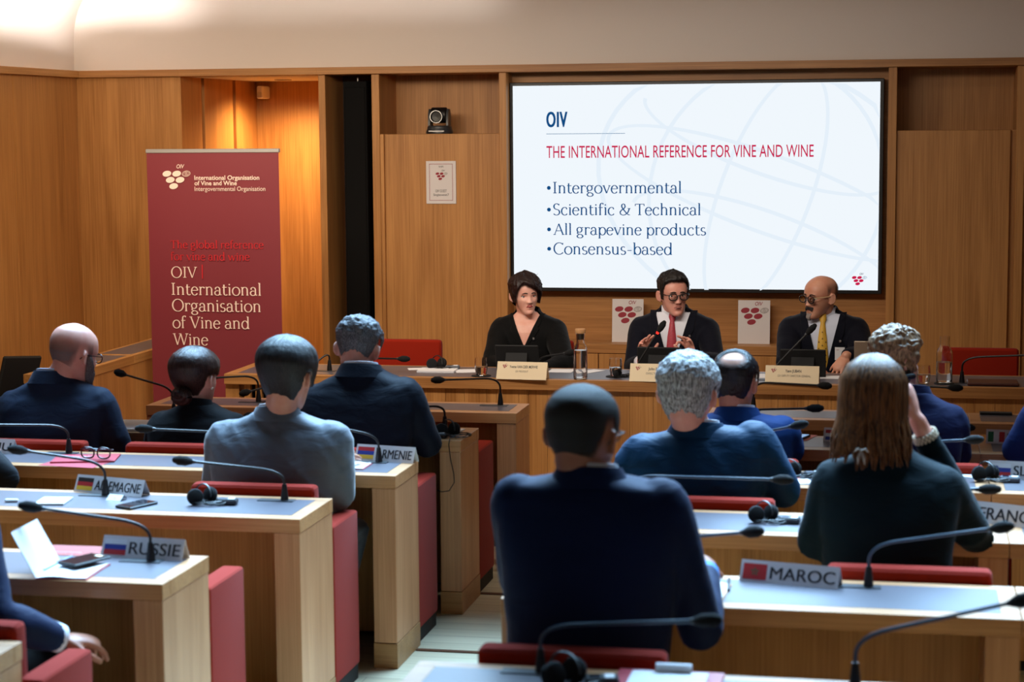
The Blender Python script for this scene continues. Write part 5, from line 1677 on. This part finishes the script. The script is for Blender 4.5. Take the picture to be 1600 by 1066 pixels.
IRIS_BLUE = plain('iris_blue', (52, 66, 76), .1)
LENS = glass('spectacle_lens', 1.01)
SK_PALE = skin('skin_pale', (230, 178, 160))
SK_ROSY = skin('skin_rosy', (226, 166, 148))
SK_TAN = skin('skin_tan', (206, 150, 124))
SK_BROWN = skin('skin_brown', (172, 112, 84))
H_DARK = hairmat('hair_dark', (10, 9, 9), (38, 31, 30), .5)
H_BROWN_DK = hairmat('hair_dark_brown', (24, 14, 12), (62, 38, 32), .36)
H_BLACK = hairmat('hair_black', (10, 9, 10), (34, 30, 32), .38)
H_BUZZ = hairmat('hair_buzz', (14, 11, 10), (36, 28, 25), .6, (600, 600, 600))
H_GREY = hairmat('hair_grey', (84, 80, 80), (184, 182, 182), .55, (160, 160, 40))
H_SALT = hairmat('hair_salt_pepper', (30, 30, 34), (118, 116, 120), .5, (420, 420, 120))
H_FADE = hairmat('hair_grey_fade', (90, 80, 78), (140, 128, 124), .8, (500, 500, 500))
H_BLOND = hairmat('hair_dark_blond', (44, 24, 13), (122, 78, 44), .4, (170, 170, 18))
H_BLOND2 = hairmat('hair_ash_blond', (88, 62, 44), (170, 132, 98), .45, (120, 120, 40))
H_CHEST = hairmat('hair_chestnut', (12, 7, 8), (44, 22, 20), .45)
LIP_RED = plain('lip_red', (150, 48, 46), .35)
LIP_NAT = plain('lip_natural', (172, 100, 88), .45)
BROW_DK = plain('brow_dark', (38, 26, 24), .8)
NAVY = cloth('navy_wool', (10, 27, 64), .7, fold=.25)
NAVY2 = cloth('deep_navy_wool', (8, 10, 24), .75, fold=.22)
CHAR_BLUE = cloth('slate_blue_wool', (34, 45, 66), .7, fold=.3)
GREY_SUIT = cloth('grey_silk_wool', (92, 98, 108), .5, fold=.55, fscale=7, sheen=.4)
BLK_CLOTH = cloth('black_crepe', (6, 6, 7), .8, fold=.25)
DARK_SUIT = cloth('ink_blue_wool', (13, 20, 34), .65, fold=.4)
BLUE_SUIT = cloth('royal_blue_wool', (14, 56, 116), .7, fold=.3)
TEALJ = cloth('dark_teal_wool', (5, 26, 34), .8, fold=.35)
PETROL = cloth('petrol_wool', (8, 50, 82), .6, fold=.5)
OLIVE = cloth('dark_olive_wool', (38, 36, 32), .8)
TIE_RED = plain('red_tie_silk', (176, 62, 76), .5, var=.18, vscale=160)
TIE_YEL = plain('yellow_tie_silk', (218, 170, 62), .5)
SHIRT = plain('white_shirt', (228, 230, 240), .7)
SHIRT_BLUE = plain('pale_blue_shirt', (214, 220, 238), .7)

# ---------------------------------------------------------------- the panel, facing the room
def away(th, z): return .012
# woman in black
body, HM, P, jk, L, sh = person((-2.09, 10.78), PI, 'woman in black with short dark hair, seated leftmost on the podium', BLK_CLOTH, SK_PALE,
    (-2.098, 10.70, 1.098), (PI+.50, -.03, .03), sw=.212, zs=.950, lean=.03, zneck=1.005, hipz=.46, pads=-.02,
    arms={'r': dict(elbow=(-2.251,10.500,0.726), wrist=(-2.002,10.300,0.729), cuff=.72, hand=dict(d=(1, -.1, 0), n=(0, 0, -1), side=1, curl=(.4, .45, .5, .5))),
          'l': dict(elbow=(-1.839,10.500,0.747), wrist=(-1.921,10.280,0.723), hand=dict(d=(-1, -.2, 0), n=(0, 0, -1), side=-1, curl=(.4, .45, .5, .5)))},
    P=dict(hw=.93, hd=.92, hh=.87, fem=True, jaw=.95, ear=.85), voxel=.009, hvox=.0042, dense=True, collar=False, vee=dict(z=.805, w=.088, skin=True, lapel=.035, pin=((-.055, .86),)), neck_r=.050, fold=.005)
eyes(body, HM, P, IRIS_BLUE, (-.15, 0))
brows(body, HM, P, BROW_DK, .0026, .004, .0205)
lips(body, HM, P, LIP_RED, .021)
def hl_w(th):
    return interp([(-180, -.085), (-130, -.075), (-105, -.050), (-84, -.055), (-72, -.030), (-55, .004), (-34, .020), (-16, .034), (0, .048), (16, .062), (30, .058), (46, .030), (60, -.010), (72, -.045), (84, -.050), (92, -.012), (105, -.020), (130, -.07), (180, -.085)], math.degrees(th))[0]
hair_shell(P, body, HM, H_CHEST, hl_w, lambda th, z: .014+.010*sstep(.0, .09, z)+.005*sstep(-.5, -1.2, th), rough=.10, freq=60, soft=.020, nz=100, nt=150, strand=.004, wave=.004)
k = MB()
rnd = random.Random(4)
for i in range(16):
    a = rnd.uniform(-1.2, 1.2); s = head_pt(a*2.2, rnd.uniform(.085, .112), P)
    q = s+Vector((rnd.uniform(-.01, .01), rnd.uniform(-.01, .01), .022)); e_ = q+Vector((rnd.uniform(-.022, .022), rnd.uniform(-.02, .02), rnd.uniform(.004, .016)))
    k.tube([HM @ s, HM @ s.lerp(q, .6), HM @ q, HM @ e_], [.003, .0024, .0016, .0005], 5)
dens1(k.build('hair_wisps', H_CHEST, body))
MB().ball(HM @ Vector((.079*P['hw'], -.008, -.036)), .0032, 10).build('earring', STEEL, body)
MB().lathe([(.0001, -.002), (.006, -.002), (.006, .002), (.0001, .002)], 12).xform(Matrix.Rotation(PI/2, 4, 'X')).build('button', BLACK, jk, loc=L(0, .03+.150, .775))

# speaking man with the red tie
body, HM, P, jk, L, sh = person((-1.263, 10.80), PI, 'speaking man with glasses and a red tie, both hands raised', NAVY2, SK_ROSY,
    (-1.262, 10.70, 1.112), (PI+.42, -.06, .02), sw=.246, zs=.968, lean=.04, zneck=1.030, hipz=.46,
    arms={'r': dict(elbow=(-1.458,10.520,0.722), wrist=(-1.385,10.320,0.782), r=.95, cuff=.80, hand=dict(d=(.10, -.15, 1), n=(.75, -.62, .15), side=-1, curl=(.22, .18, .28, .42), thumb=1.0, spread=.22, s=1.0, fold=(0, .05, .05, .05))),
          'l': dict(elbow=(-1.009,10.520,0.758), wrist=(-1.107,10.300,0.803), r=.95, cuff=.80, hand=dict(d=(-.32, -.10, 1), n=(-.70, -.70, .1), side=1, curl=(.75, .30, .35, .45), thumb=1.1, spread=.24, s=1.0, fold=(.05, .05, .05, .05)))},
    P=dict(hw=.98, hd=.98, hh=.945, jaw=1.06), hvox=.0042, dense=True, shirt=SHIRT, collar=False, vee=dict(z=.66, w=.105, tie=TIE_RED, lapel=.065, pin=((-.10, .885),)), fold=.004)
eyes(body, HM, P, IRIS_BROWN, (-.05, 0))
brows(body, HM, P, BROW_DK, .0034, .003, .0215)
lips(body, HM, P, LIP_NAT, .023, .003, .0030)
MB().ball((0, 0, 0), (.013, .004, .0030), 14).xform(HM @ Matrix.Translation((0, .0965, -.0690*P['hh']))).build('mouth', plain('mouth_dark', (70, 26, 26), .5), body)
hair_shell(P, body, HM, H_DARK, hl_table(MALE), lambda th, z: .007+.013*sstep(.02, .10, z)+.007*gs(th, .7)*sstep(.06, .1, z), rough=.22, freq=55, soft=.014, nz=70, nt=110, strand=.005)
glasses(body, HM, P, BLACK, rx=.0238, rz_=.0185, y=.1035, r=.0028, lensm=LENS)
for key in ('r', 'l'):
    E_, W_r = sh[key]
    MB().tube([E_.lerp(W_r, .76), E_.lerp(W_r, .96)], [.037, .036], 16).build('shirt_cuff', SHIRT, body)

# man with the yellow tie
body, HM, P, jk, L, sh = person((-0.44, 10.80), PI, 'bald man with a dark moustache, glasses and a yellow tie on the podium', NAVY2, SK_TAN,
    (-0.455, 10.70, 1.106), (PI-.74, -.07, -.02), sw=.238, zs=.975, lean=.04, zneck=1.030, hipz=.46,
    arms={'r': dict(elbow=(-0.629,10.520,0.764), wrist=(-0.502,10.300,0.758), hand=dict(d=(.6, -.6, 0), n=(0, 0, -1), side=1)),
          'l': dict(elbow=(-0.222,10.560,0.801), wrist=(-0.303,10.330,0.826), cuff=.86, hand=dict(d=(-.45, -.45, -.62), n=(.1, .6, -.6), side=-1, curl=(.10, .15, .2, .25), thumb=.5, spread=.16, s=.88))},
    P=dict(hw=1.0, hd=1.0, hh=.955), hvox=.0042, dense=True, shirt=SHIRT_BLUE, collar=False, vee=dict(z=.62, w=.100, tie=TIE_YEL, lapel=.062, pin=((-.095, .868),)), fold=.004)
eyes(body, HM, P, IRIS_BROWN, (.0, 0))
brows(body, HM, P, BROW_DK, .0030, .004, .0205)
lips(body, HM, P, LIP_NAT, .020, 0, .0030)
hair_shell(P, body, HM, hairmat('hair_grey_stubble', (58, 48, 42), (104, 90, 80), .7, (500, 500, 500)), hl_table([(0, .2), (58, .2), (66, .085), (74, .040), (80, -.01), (86, .0), (92, .024), (104, .022), (116, -.030), (135, -.062), (180, -.072)]), lambda th, z: .0030, rough=.1, soft=.055, nz=60, nt=100, top=lambda p, th, z: 1-sstep(.03, .092, z), dmax=.6)
hair_shell(P, body, HM, plain('moustache_dark', (34, 26, 26), .8, bump=.6, bscale=300), lambda th: interp([(0, -.0625), (9, -.0625), (19, -.0680), (26, -.0720), (27, .3), (180, .3)], abs(math.degrees(th)))[0], lambda th, z: .0065, name='moustache', rough=.3, freq=120, soft=.005, nz=110, nt=150, top=lambda p, th, z: 1-sstep(-.0500-.008*abs(th), -.0455-.008*abs(th), z))
hair_shell(P, body, HM, plain('goatee_grey', (142, 130, 126), .85, bump=.6, bscale=300), lambda th: interp([(0, -.3), (17, -.3), (22, .3), (180, .3)], abs(math.degrees(th)))[0], lambda th, z: .006, name='goatee', rough=.3, freq=120, soft=.01, nz=90, nt=120, zmin=-.121, top=lambda p, th, z: 1-sstep(-.090, -.083, z))
glasses(body, HM, P, BLACK, plain('pale_temple', (214, 186, 140), .4), rx=.0238, rz_=.0190, y=.1045, r=.0027, lensm=LENS)
bp_ = Vector((-0.345,10.590,0.806))-Vector((-0.44, 10.80, 0))
bd = MB().box(-.026, .026, -.001, .001, -.035, .035).build('name_badge', PAPER, jk, loc=bp_)
MB().flat2d(fit2d(text2d('OIV'), .014), (-.018, -.0016, .018), X_, Z_).build('badge_lettering', WINE, bd, fix=False)
# small anchors printed on the tie
tieo = [c for c in body.children if c.name.startswith('tie')][0]
mk = MB()
for i in range(9):
    for j in (-1, 0, 1):
        z = .955-.036*i+(.018 if j else 0)
        if z > .95 or z < .66: continue
        x = j*.017*(1+(.95-z)*1.2)
        if abs(x) > .014+(.95-z)*.08: continue
        y = .04+.112+.010*(1-abs(j))+max(0, .02-(.95-z)*.2)*0
        w = .0042
        co = None
        # drop the mark onto the tie's front
        pts = [v.co for v in tieo.data.vertices]
        zr = sorted(pts, key=lambda p: abs(p.z-z))[:12]
        y = max(-(p.y) for p in zr)+.0012-.006*abs(j)*.8
        mk.add([L(x-w, y, z-w), L(x+w, y, z-w), L(x+w*.3, y, z+w*.2), L(x, y, z+w*1.5), L(x-w*.3, y, z+w*.2)], [(0, 1, 2, 3, 4)])
mk.build('printed_motif', INK, tieo, fix=False)

# ---------------------------------------------------------------- the audience, seen from behind
def simple_hand(d, n, side, **k): return dict(d=d, n=n, side=side, **k)
FW = dict(d=(0, 1, -.1), n=(0, -.1, -1))
# navy jacket, centre foreground
body, HM, P, jk, L, sh = person((-0.785, 4.80), 0, 'man in a navy jacket with cropped dark hair, largest figure in the centre', NAVY, SK_BROWN,
    (-0.806, 4.86, 1.247), (-.30, -.06, .03), sw=.248, zs=1.125, lean=.05, zneck=1.150, hip=.20, hipz=.46,
    arms={'l': dict(elbow=(-0.990,4.950,0.845), wrist=(-.90, 5.21, .80), r=1.0, hand=simple_hand((.4, .8, -.1), (0, 0, -1), -1)),
          'r': dict(elbow=(-0.506,4.920,0.736), wrist=(-0.525,5.220,0.824), r=1.02, cuff=.86, hand=simple_hand((-.2, .9, .1), (-.3, 0, -1), 1))},
    P=dict(hw=1.13, hd=1.08, hh=1.06, ear=1.1), shirt=SHIRT, fold=.004, neck_r=.062)
hair_shell(P, body, HM, H_BUZZ, hl_table(MALE), lambda th, z: .003+.005*sstep(.02, .1, z), rough=.06, freq=90, soft=.050, dmax=.95)
MB().tube([sh['r'][0].lerp(sh['r'][1], .84), sh['r'][0].lerp(sh['r'][1], .97)], [.040, .038], 16).build('shirt_cuff', plain('blue_cuff', (70, 130, 200), .7), body)
glasses(body, HM, P, DARK_GREY, y=.108)
# man cut off at the lower left
body, HM, P, jk, L, sh = person((-2.73, 4.82), 0, 'man in a blue jacket cut off at the lower left corner', NAVY, SK_BROWN,
    (-2.80, 5.00, 1.27), (.1, -.1, 0), sw=.235, zs=1.06, lean=.10, zneck=1.12,
    arms={'r': dict(elbow=(-2.425, 4.80, .715), wrist=(-2.313,4.980,0.616), r=1.08, cuff=.88, hand=simple_hand((.55, .75, -.25), (-.2, 0, -1), 1, curl=(.35, .4, .45, .5), s=1.05)),
          'l': dict(elbow=(-3.03, 4.90, .78), wrist=(-2.95, 5.20, .80), hand=simple_hand((0, 1, 0), (0, 0, -1), -1))}, legs=.34, trousers=BLK_CLOTH, fold=.006)
hair_shell(P, body, HM, H_BLACK, hl_table(MALE), lambda th, z: .012)
MB().tube([sh['r'][0].lerp(sh['r'][1], .80), sh['r'][0].lerp(sh['r'][1], 1.0)], [.044, .040], 16).build('shirt_cuff', SHIRT, body)
# long-haired woman in dark teal
body, HM, P, jk, L, sh = person((-0.045, 5.86), 0, 'woman with long straight blonde-brown hair, one hand at her ear', TEALJ, SK_ROSY,
    (-0.093, 5.93, 1.205), (-.08, -.10, .02), sw=.222, zs=1.000, lean=.07, zneck=1.055, hip=.19,
    arms={'l': dict(elbow=(-.262, 5.93, .755), wrist=(-.20, 6.20, .80), hand=simple_hand((.3, .9, 0), (0, 0, -1), -1)),
          'r': dict(elbow=(0.229,6.100,0.748), wrist=(0.040,6.020,1.133), r=.98, cuff=.84, hand=simple_hand((-.28, .05, 1), (-.95, .2, 0), -1, curl=(.42, .38, .35, .35), thumb=.5, spread=.10, s=.98))},
    P=dict(hw=1.0, hd=1.0, hh=1.0, fem=True), shirt=None, fold=.005, fshear=.4, neck_r=.050, voxel=.009, collar=True)
hair_shell(P, body, HM, H_BLOND, hl_table([(0, .07), (40, .06), (58, .02), (66, -.08), (180, -.08)]), lambda th, z: .012, rough=.10, soft=.03, strand=.002)
lk = MB(); rnd = random.Random(11)
for ring_, (nn, off, zend) in enumerate(((40, .016, .0), (44, .022, .0), (22, .014, .02))):
    for i in range(nn):
        a = math.radians(66+228*(i+.5)/nn)+rnd.uniform(-.04, .04)     # around the back from one temple to the other
        th = a if a <= PI else a-2*PI
        ps = []
        for z, g in ((.1185, .9), (.112, .9), (.085, .9), (.05, 1), (0, 1), (-.05, 1.0)):
            p = head_pt(th, max(z, .03), P); n = (p-Vector((0, -.006, .012))).normalized()
            if z < .03: p.z = z; n.z = 0
            ps.append(HM @ (p+n*off*(.55+.45*g)))
        side = math.sin(th)
        back = -math.cos(th)
        base = ps[-1]
        ln = rnd.uniform(.93, 1.0)
        zlow = 1.045+.018*(side < -.3)-(6-len(ps))+rnd.uniform(-.035, .02)+zend
        out = .016
        for q in (.35, .7, 1.0):
            ps.append(Vector((base.x*(1-.0*q)+side*out*1.6*q*(1 if side < 0 else .8)+rnd.uniform(-.006, .006), base.y-(.030*q if back > 0 else .05*q)-.012*back*q, base.z+(zlow-base.z)*q)))
        r = rnd.uniform(.012, .016)
        lk.tube(ps, [r*.4, r*.6, r*.85, r, r*1.05, r*1.05, r*.95, r*.75, r*.22], 8, flat=.55, flat_dir=Vector((math.sin(th), math.cos(th), .02)))
dens1(lk.build('long_hair', H_BLOND, body))
kn = MB()
KN = Vector((-0.121,5.725,1.084))-Vector((-0.045, 5.86, 0))
for sx in (-1, 1):
    kn.tube([KN, KN+Vector((sx*.012, -.004, .005)), KN+Vector((sx*.019, .0, -.004))], [.003, .007, .003], 10, flat=.6, round_ends=True)
    kn.tube([KN, KN+Vector((sx*.008, -.004, -.022)), KN+Vector((sx*.010, .0, -.040))], [.004, .008, .003], 10, flat=.6, round_ends=True)
kn.build('scarf_knot', plain('silver_silk', (150, 140, 130), .4), body)
br = MB()
E_, W_r = sh['r']
ax = (W_r-E_).normalized(); u = ax.orthogonal().normalized(); w = ax.cross(u)
for row in range(3):
    for i in range(18):
        a = 2*PI*(i+row*.5)/18
        br.ball(E_.lerp(W_r, .87)+ax*(row-1)*.0085+(u*math.cos(a)+w*math.sin(a))*.036, .0052, 8)
br.build('bracelet', PEARL, body)
# grey-haired man
body, HM, P, jk, L, sh = person((-0.715, 6.73), 0, 'man with wavy silver-grey hair in a petrol blue jacket', PETROL, SK_ROSY,
    (-0.748, 6.78, 1.092), (-.10, -.12, .03), sw=.268, zs=.952, lean=.07, zneck=.974, hip=.21,
    arms={'l': dict(elbow=(-1.0, 6.78, .72), wrist=(-.93, 7.05, .80), r=1.05, hand=simple_hand((.2, .9, 0), (0, 0, -1), -1)),
          'r': dict(elbow=(-0.407,6.800,0.749), wrist=(-.46, 7.08, .80), r=1.08, hand=simple_hand((-.2, .9, 0), (0, 0, -1), 1))},
    P=dict(hw=1.20, hd=1.10, hh=1.12, tilt=.10, ear=1.05), shirt=SHIRT, fold=.006, fshear=.9, ffreq=(4, 4, 9), neck_r=.066)
hair_shell(P, body, HM, H_GREY, hl_table(MALE[:-3]+[(116, -.040), (135, -.085), (180, -.096)]), lambda th, z: .010+.012*sstep(-.02, .09, z), rough=.15, freq=60, soft=.02, nz=110, nt=160, strand=.002, wave=.0055)
# balding man in blue
body, HM, P, jk, L, sh = person((-0.645, 7.56), 0, 'balding man with dark hair in a bright blue jacket', BLUE_SUIT, SK_TAN,
    (-0.655, 7.64, 1.022), (-.20, -.14, 0), sw=.240, zs=.885, lean=.06, zneck=.912, hip=.2,
    arms={'l': dict(elbow=(-.90, 7.62, .72), wrist=(-.85, 7.88, .80), hand=simple_hand((.2, .9, 0), (0, 0, -1), -1)),
          'r': dict(elbow=(-0.434,7.640,0.758), wrist=(-.46, 7.90, .80), hand=simple_hand((-.2, .9, 0), (0, 0, -1), 1))},
    P=dict(hw=1.04, hd=1.04, hh=1.05), shirt=SHIRT, fold=.005, neck_r=.060)
hair_shell(P, body, HM, H_BLACK, hl_table(HIGH), lambda th, z: .010+.003*sstep(0, .1, z), rough=.2, soft=.02, nz=80, nt=110, top=lambda p, th, z: sstep(.030, .070, (p-Vector((.006, -.066, .096))).length))
# blonde woman in navy
body, HM, P, jk, L, sh = person((0.03, 7.56), 0, 'woman with pinned-up ash blonde hair in a navy jacket, turned to the right', cloth('marine_wool', (16, 24, 64), .75), SK_PALE,
    (-0.030, 7.62, 1.122), (-.95, -.05, 0), sw=.205, zs=.945, lean=.05, zneck=1.01, hip=.18,
    arms={'l': dict(elbow=(-.19, 7.60, .72), wrist=(-.12, 7.86, .80), hand=simple_hand((.2, .9, 0), (0, 0, -1), -1)),
          'r': dict(elbow=(0.206,7.660,0.753), wrist=(.18, 7.90, .80), hand=simple_hand((-.2, .9, 0), (0, 0, -1), 1))},
    P=dict(hw=.88, hd=.92, hh=.98, fem=True), shirt=None, neck_r=.048)
hair_shell(P, body, HM, H_BLOND2, hl_table([(0, .07), (40, .06), (58, .03), (70, -.04), (100, -.06), (180, -.085)]), lambda th, z: .012+.008*sstep(.0, .1, z), rough=.2, freq=50, soft=.025, nz=90, nt=130, strand=.003, wave=.012)
cl = MB()
for i in range(-3, 4):
    cl.tube([HM @ Vector((.080, i*.012-.035, -.075)), HM @ Vector((.103-.0012*i*i, i*.012-.035, -.050)), HM @ Vector((.094-.0012*i*i, i*.012-.035, -.024))], [.003, .0055, .003], 6)
cl.tube([HM @ Vector((.080, -.082, -.052)), HM @ Vector((.106, -.035, -.050)), HM @ Vector((.092, .012, -.046))], .012, 10, round_ends=True)
cl.build('hair_clip', BLACK, body)
# person at the right edge
body, HM, P, jk, L, sh = person((0.668, 7.58), 0, 'person in a blue jacket cut off at the right edge', cloth('cobalt_wool', (20, 40, 92), .75), SK_PALE,
    (0.67, 7.66, 1.12), (0, -.1, 0), sw=.225, zs=.965, lean=.06,
    arms={'l': dict(elbow=(0.427,7.660,0.777), wrist=(.52, 7.90, .80), hand=simple_hand((.2, .9, 0), (0, 0, -1), -1)),
          'r': dict(elbow=(.92, 7.62, .72), wrist=(.86, 7.90, .80), hand=simple_hand((-.2, .9, 0), (0, 0, -1), 1))})
hair_shell(P, body, HM, H_BROWN_DK, hl_table(MALE), lambda th, z: .014)
# grey suit, left
body, HM, P, jk, L, sh = person((-2.268, 6.73), 0, 'man with thick dark hair in a shiny grey suit', GREY_SUIT, SK_TAN,
    (-2.226, 6.79, 1.130), (-.16, -.08, .04), sw=.268, zs=.938, lean=.08, zneck=.994, hip=.215,
    arms={'l': dict(elbow=(-2.515, 6.80, .70), wrist=(-2.43, 7.06, .80), r=1.05, hand=simple_hand((.2, .9, 0), (0, 0, -1), -1)),
          'r': dict(elbow=(-2.037,6.800,0.688), wrist=(-2.10, 7.05, .80), r=1.08, hand=simple_hand((-.2, .9, 0), (0, 0, -1), 1))},
    P=dict(hw=1.14, hd=1.06, hh=1.07, ear=.95), shirt=SHIRT, fold=.009, fshear=1.0, ffreq=(3.5, 3.5, 10), neck_r=.060, legs=.20)
hair_shell(P, body, HM, H_DARK, hl_table([(0, .070), (30, .070), (50, .060), (62, .030), (72, -.04), (84, -.04), (92, .012), (104, .010), (116, -.045), (135, -.080), (180, -.088)]), lambda th, z: .014+.014*sstep(-.03, .08, z), rough=.06, freq=28, soft=.02, nz=80, nt=120, strand=.002, edge=.002)
# dark suit with bowed head
body, HM, P, jk, L, sh = person((-2.185, 7.54), 0, 'man with cropped greying hair in a dark suit, head bowed', DARK_SUIT, SK_ROSY,
    (-2.216, 7.70, 1.128), (.12, -.42, .12), sw=.250, zs=.988, lean=.10, zneck=1.055, hip=.19,
    arms={'l': dict(elbow=(-2.47, 7.66, .76), wrist=(-2.32, 7.92, .80), hand=simple_hand((.3, .9, 0), (0, 0, -1), -1)),
          'r': dict(elbow=(-1.919,7.680,0.740), wrist=(-2.05, 7.93, .80), r=1.06, hand=simple_hand((-.3, .9, 0), (0, 0, -1), 1))},
    P=dict(hw=1.06, hd=1.04, hh=1.03, tilt=.06), shirt=SHIRT, fold=.005, ffreq=(5, 5, 9), neck_r=.062)
hair_shell(P, body, HM, H_SALT, hl_table(MALE), lambda th, z: .003+.016*sstep(-.03, .07, z), rough=.35, freq=60, soft=.03, nz=70, nt=110, strand=.004)
# woman with a bun
body, HM, P, jk, L, sh = person((-2.885, 7.56), 0, 'woman in a black jacket with dark hair tied in a low bun', cloth('black_wool', (11, 12, 16), .8), SK_PALE,
    (-2.902, 7.63, 1.004), (-.28, -.04, .02), sw=.218, zs=.848, lean=.05, zneck=.900, hip=.18,
    arms={'l': dict(elbow=(-3.085, 7.62, .68), wrist=(-3.0, 7.88, .80), hand=simple_hand((.2, .9, 0), (0, 0, -1), -1)),
          'r': dict(elbow=(-2.68, 7.62, .68), wrist=(-2.75, 7.88, .80), hand=simple_hand((-.2, .9, 0), (0, 0, -1), 1))},
    P=dict(hw=1.08, hd=1.04, hh=.97, fem=True, ear=.85), shirt=None, neck_r=.046, fold=.004)
hair_shell(P, body, HM, H_BROWN_DK, hl_table([(0, .075), (35, .07), (58, .04), (74, .0), (86, .012), (100, .010), (116, -.040), (140, -.075), (180, -.08)]), lambda th, z: .010+.010*sstep(-.05, .08, z), rough=.05, soft=.02, strand=.003)
bn = MB()
for i in range(3):
    pts = []
    for j in range(15):
        a = 2*PI*j/14+i*1.3
        r = .030-.010*i
        pts.append(HM @ Vector((.004+r*1.2*math.cos(a), -.096-.010*i-.003*math.sin(a*2), -.066+r*.85*math.sin(a)+.004*i)))
    bn.tube(pts, .0165-.002*i, 10)
bn.ball(HM @ Vector((.004, -.092, -.062)), (.034, .03, .028), 14)
dens1(bn.build('hair_bun', H_BROWN_DK, body))
MB().ball(HM @ Vector((.085, .004, -.036)), .006, 10).build('earring', PEARL, body)
# bald man with a beard
body, HM, P, jk, L, sh = person((-3.525, 7.54), 0, 'bald man with glasses and a grey beard in a slate blue jacket', CHAR_BLUE, SK_ROSY,
    (-3.445, 7.64, 1.094), (-.52, -.20, .05), sw=.258, zs=.930, lean=.08, zneck=1.005, hip=.21,
    arms={'l': dict(elbow=(-3.80, 7.62, .72), wrist=(-3.70, 7.90, .80), hand=simple_hand((.2, .9, 0), (0, 0, -1), -1)),
          'r': dict(elbow=(-3.256,7.640,0.699), wrist=(-3.50, 7.94, .79), r=1.06, hand=simple_hand((-.3, .9, 0), (0, 0, -1), 1))},
    P=dict(hw=1.14, hd=1.08, hh=1.12, tilt=.03), shirt=SHIRT_BLUE, fold=.005, ffreq=(4, 4, 8), fshear=-.4, neck_r=.064)
hair_shell(P, body, HM, H_FADE, hl_table([(0, .2), (66, .2), (72, -.02), (82, -.02), (90, .020), (104, .020), (116, -.030), (135, -.066), (180, -.075)]), lambda th, z: .0015, rough=.1, soft=.05, top=lambda p, th, z: 1-sstep(.000, .070, z), dmax=.62)
hair_shell(P, body, HM, hairmat('beard_grey', (84, 76, 74), (140, 130, 126), .8, (300, 300, 300)), lambda th: interp([(0, -.3), (70, -.3), (86, -.3), (94, .3), (180, .3)], abs(math.degrees(th)))[0], lambda th, z: .010, name='beard', rough=.3, freq=90, soft=.02, zmin=-.121, top=lambda p, th, z: 1-sstep(-.060+.055*sstep(.9, 1.35, abs(th)), -.040+.055*sstep(.9, 1.35, abs(th)), z))
glasses(body, HM, P, TORT, y=.108, lensm=LENS)
# person at the left edge
body, HM, P, jk, L, sh = person((-3.70, 6.72), 0, 'person in a dark jacket cut off at the left edge', cloth('dark_wool', (18, 20, 26), .8), SK_PALE,
    (-3.72, 6.80, 1.12), (0, -.1, 0), sw=.21, zs=.93, lean=.06,
    arms={'r': dict(elbow=(-3.362,6.800,0.705), wrist=(-3.58, 7.02, .80), r=1.1, hand=simple_hand((-.3, .9, 0), (0, 0, -1), 1)),
          'l': dict(elbow=(-3.95, 6.75, .72), wrist=(-3.88, 7.04, .80), hand=simple_hand((.2, .9, 0), (0, 0, -1), -1))})
hair_shell(P, body, HM, H_BROWN_DK, hl_table(MALE), lambda th, z: .014)
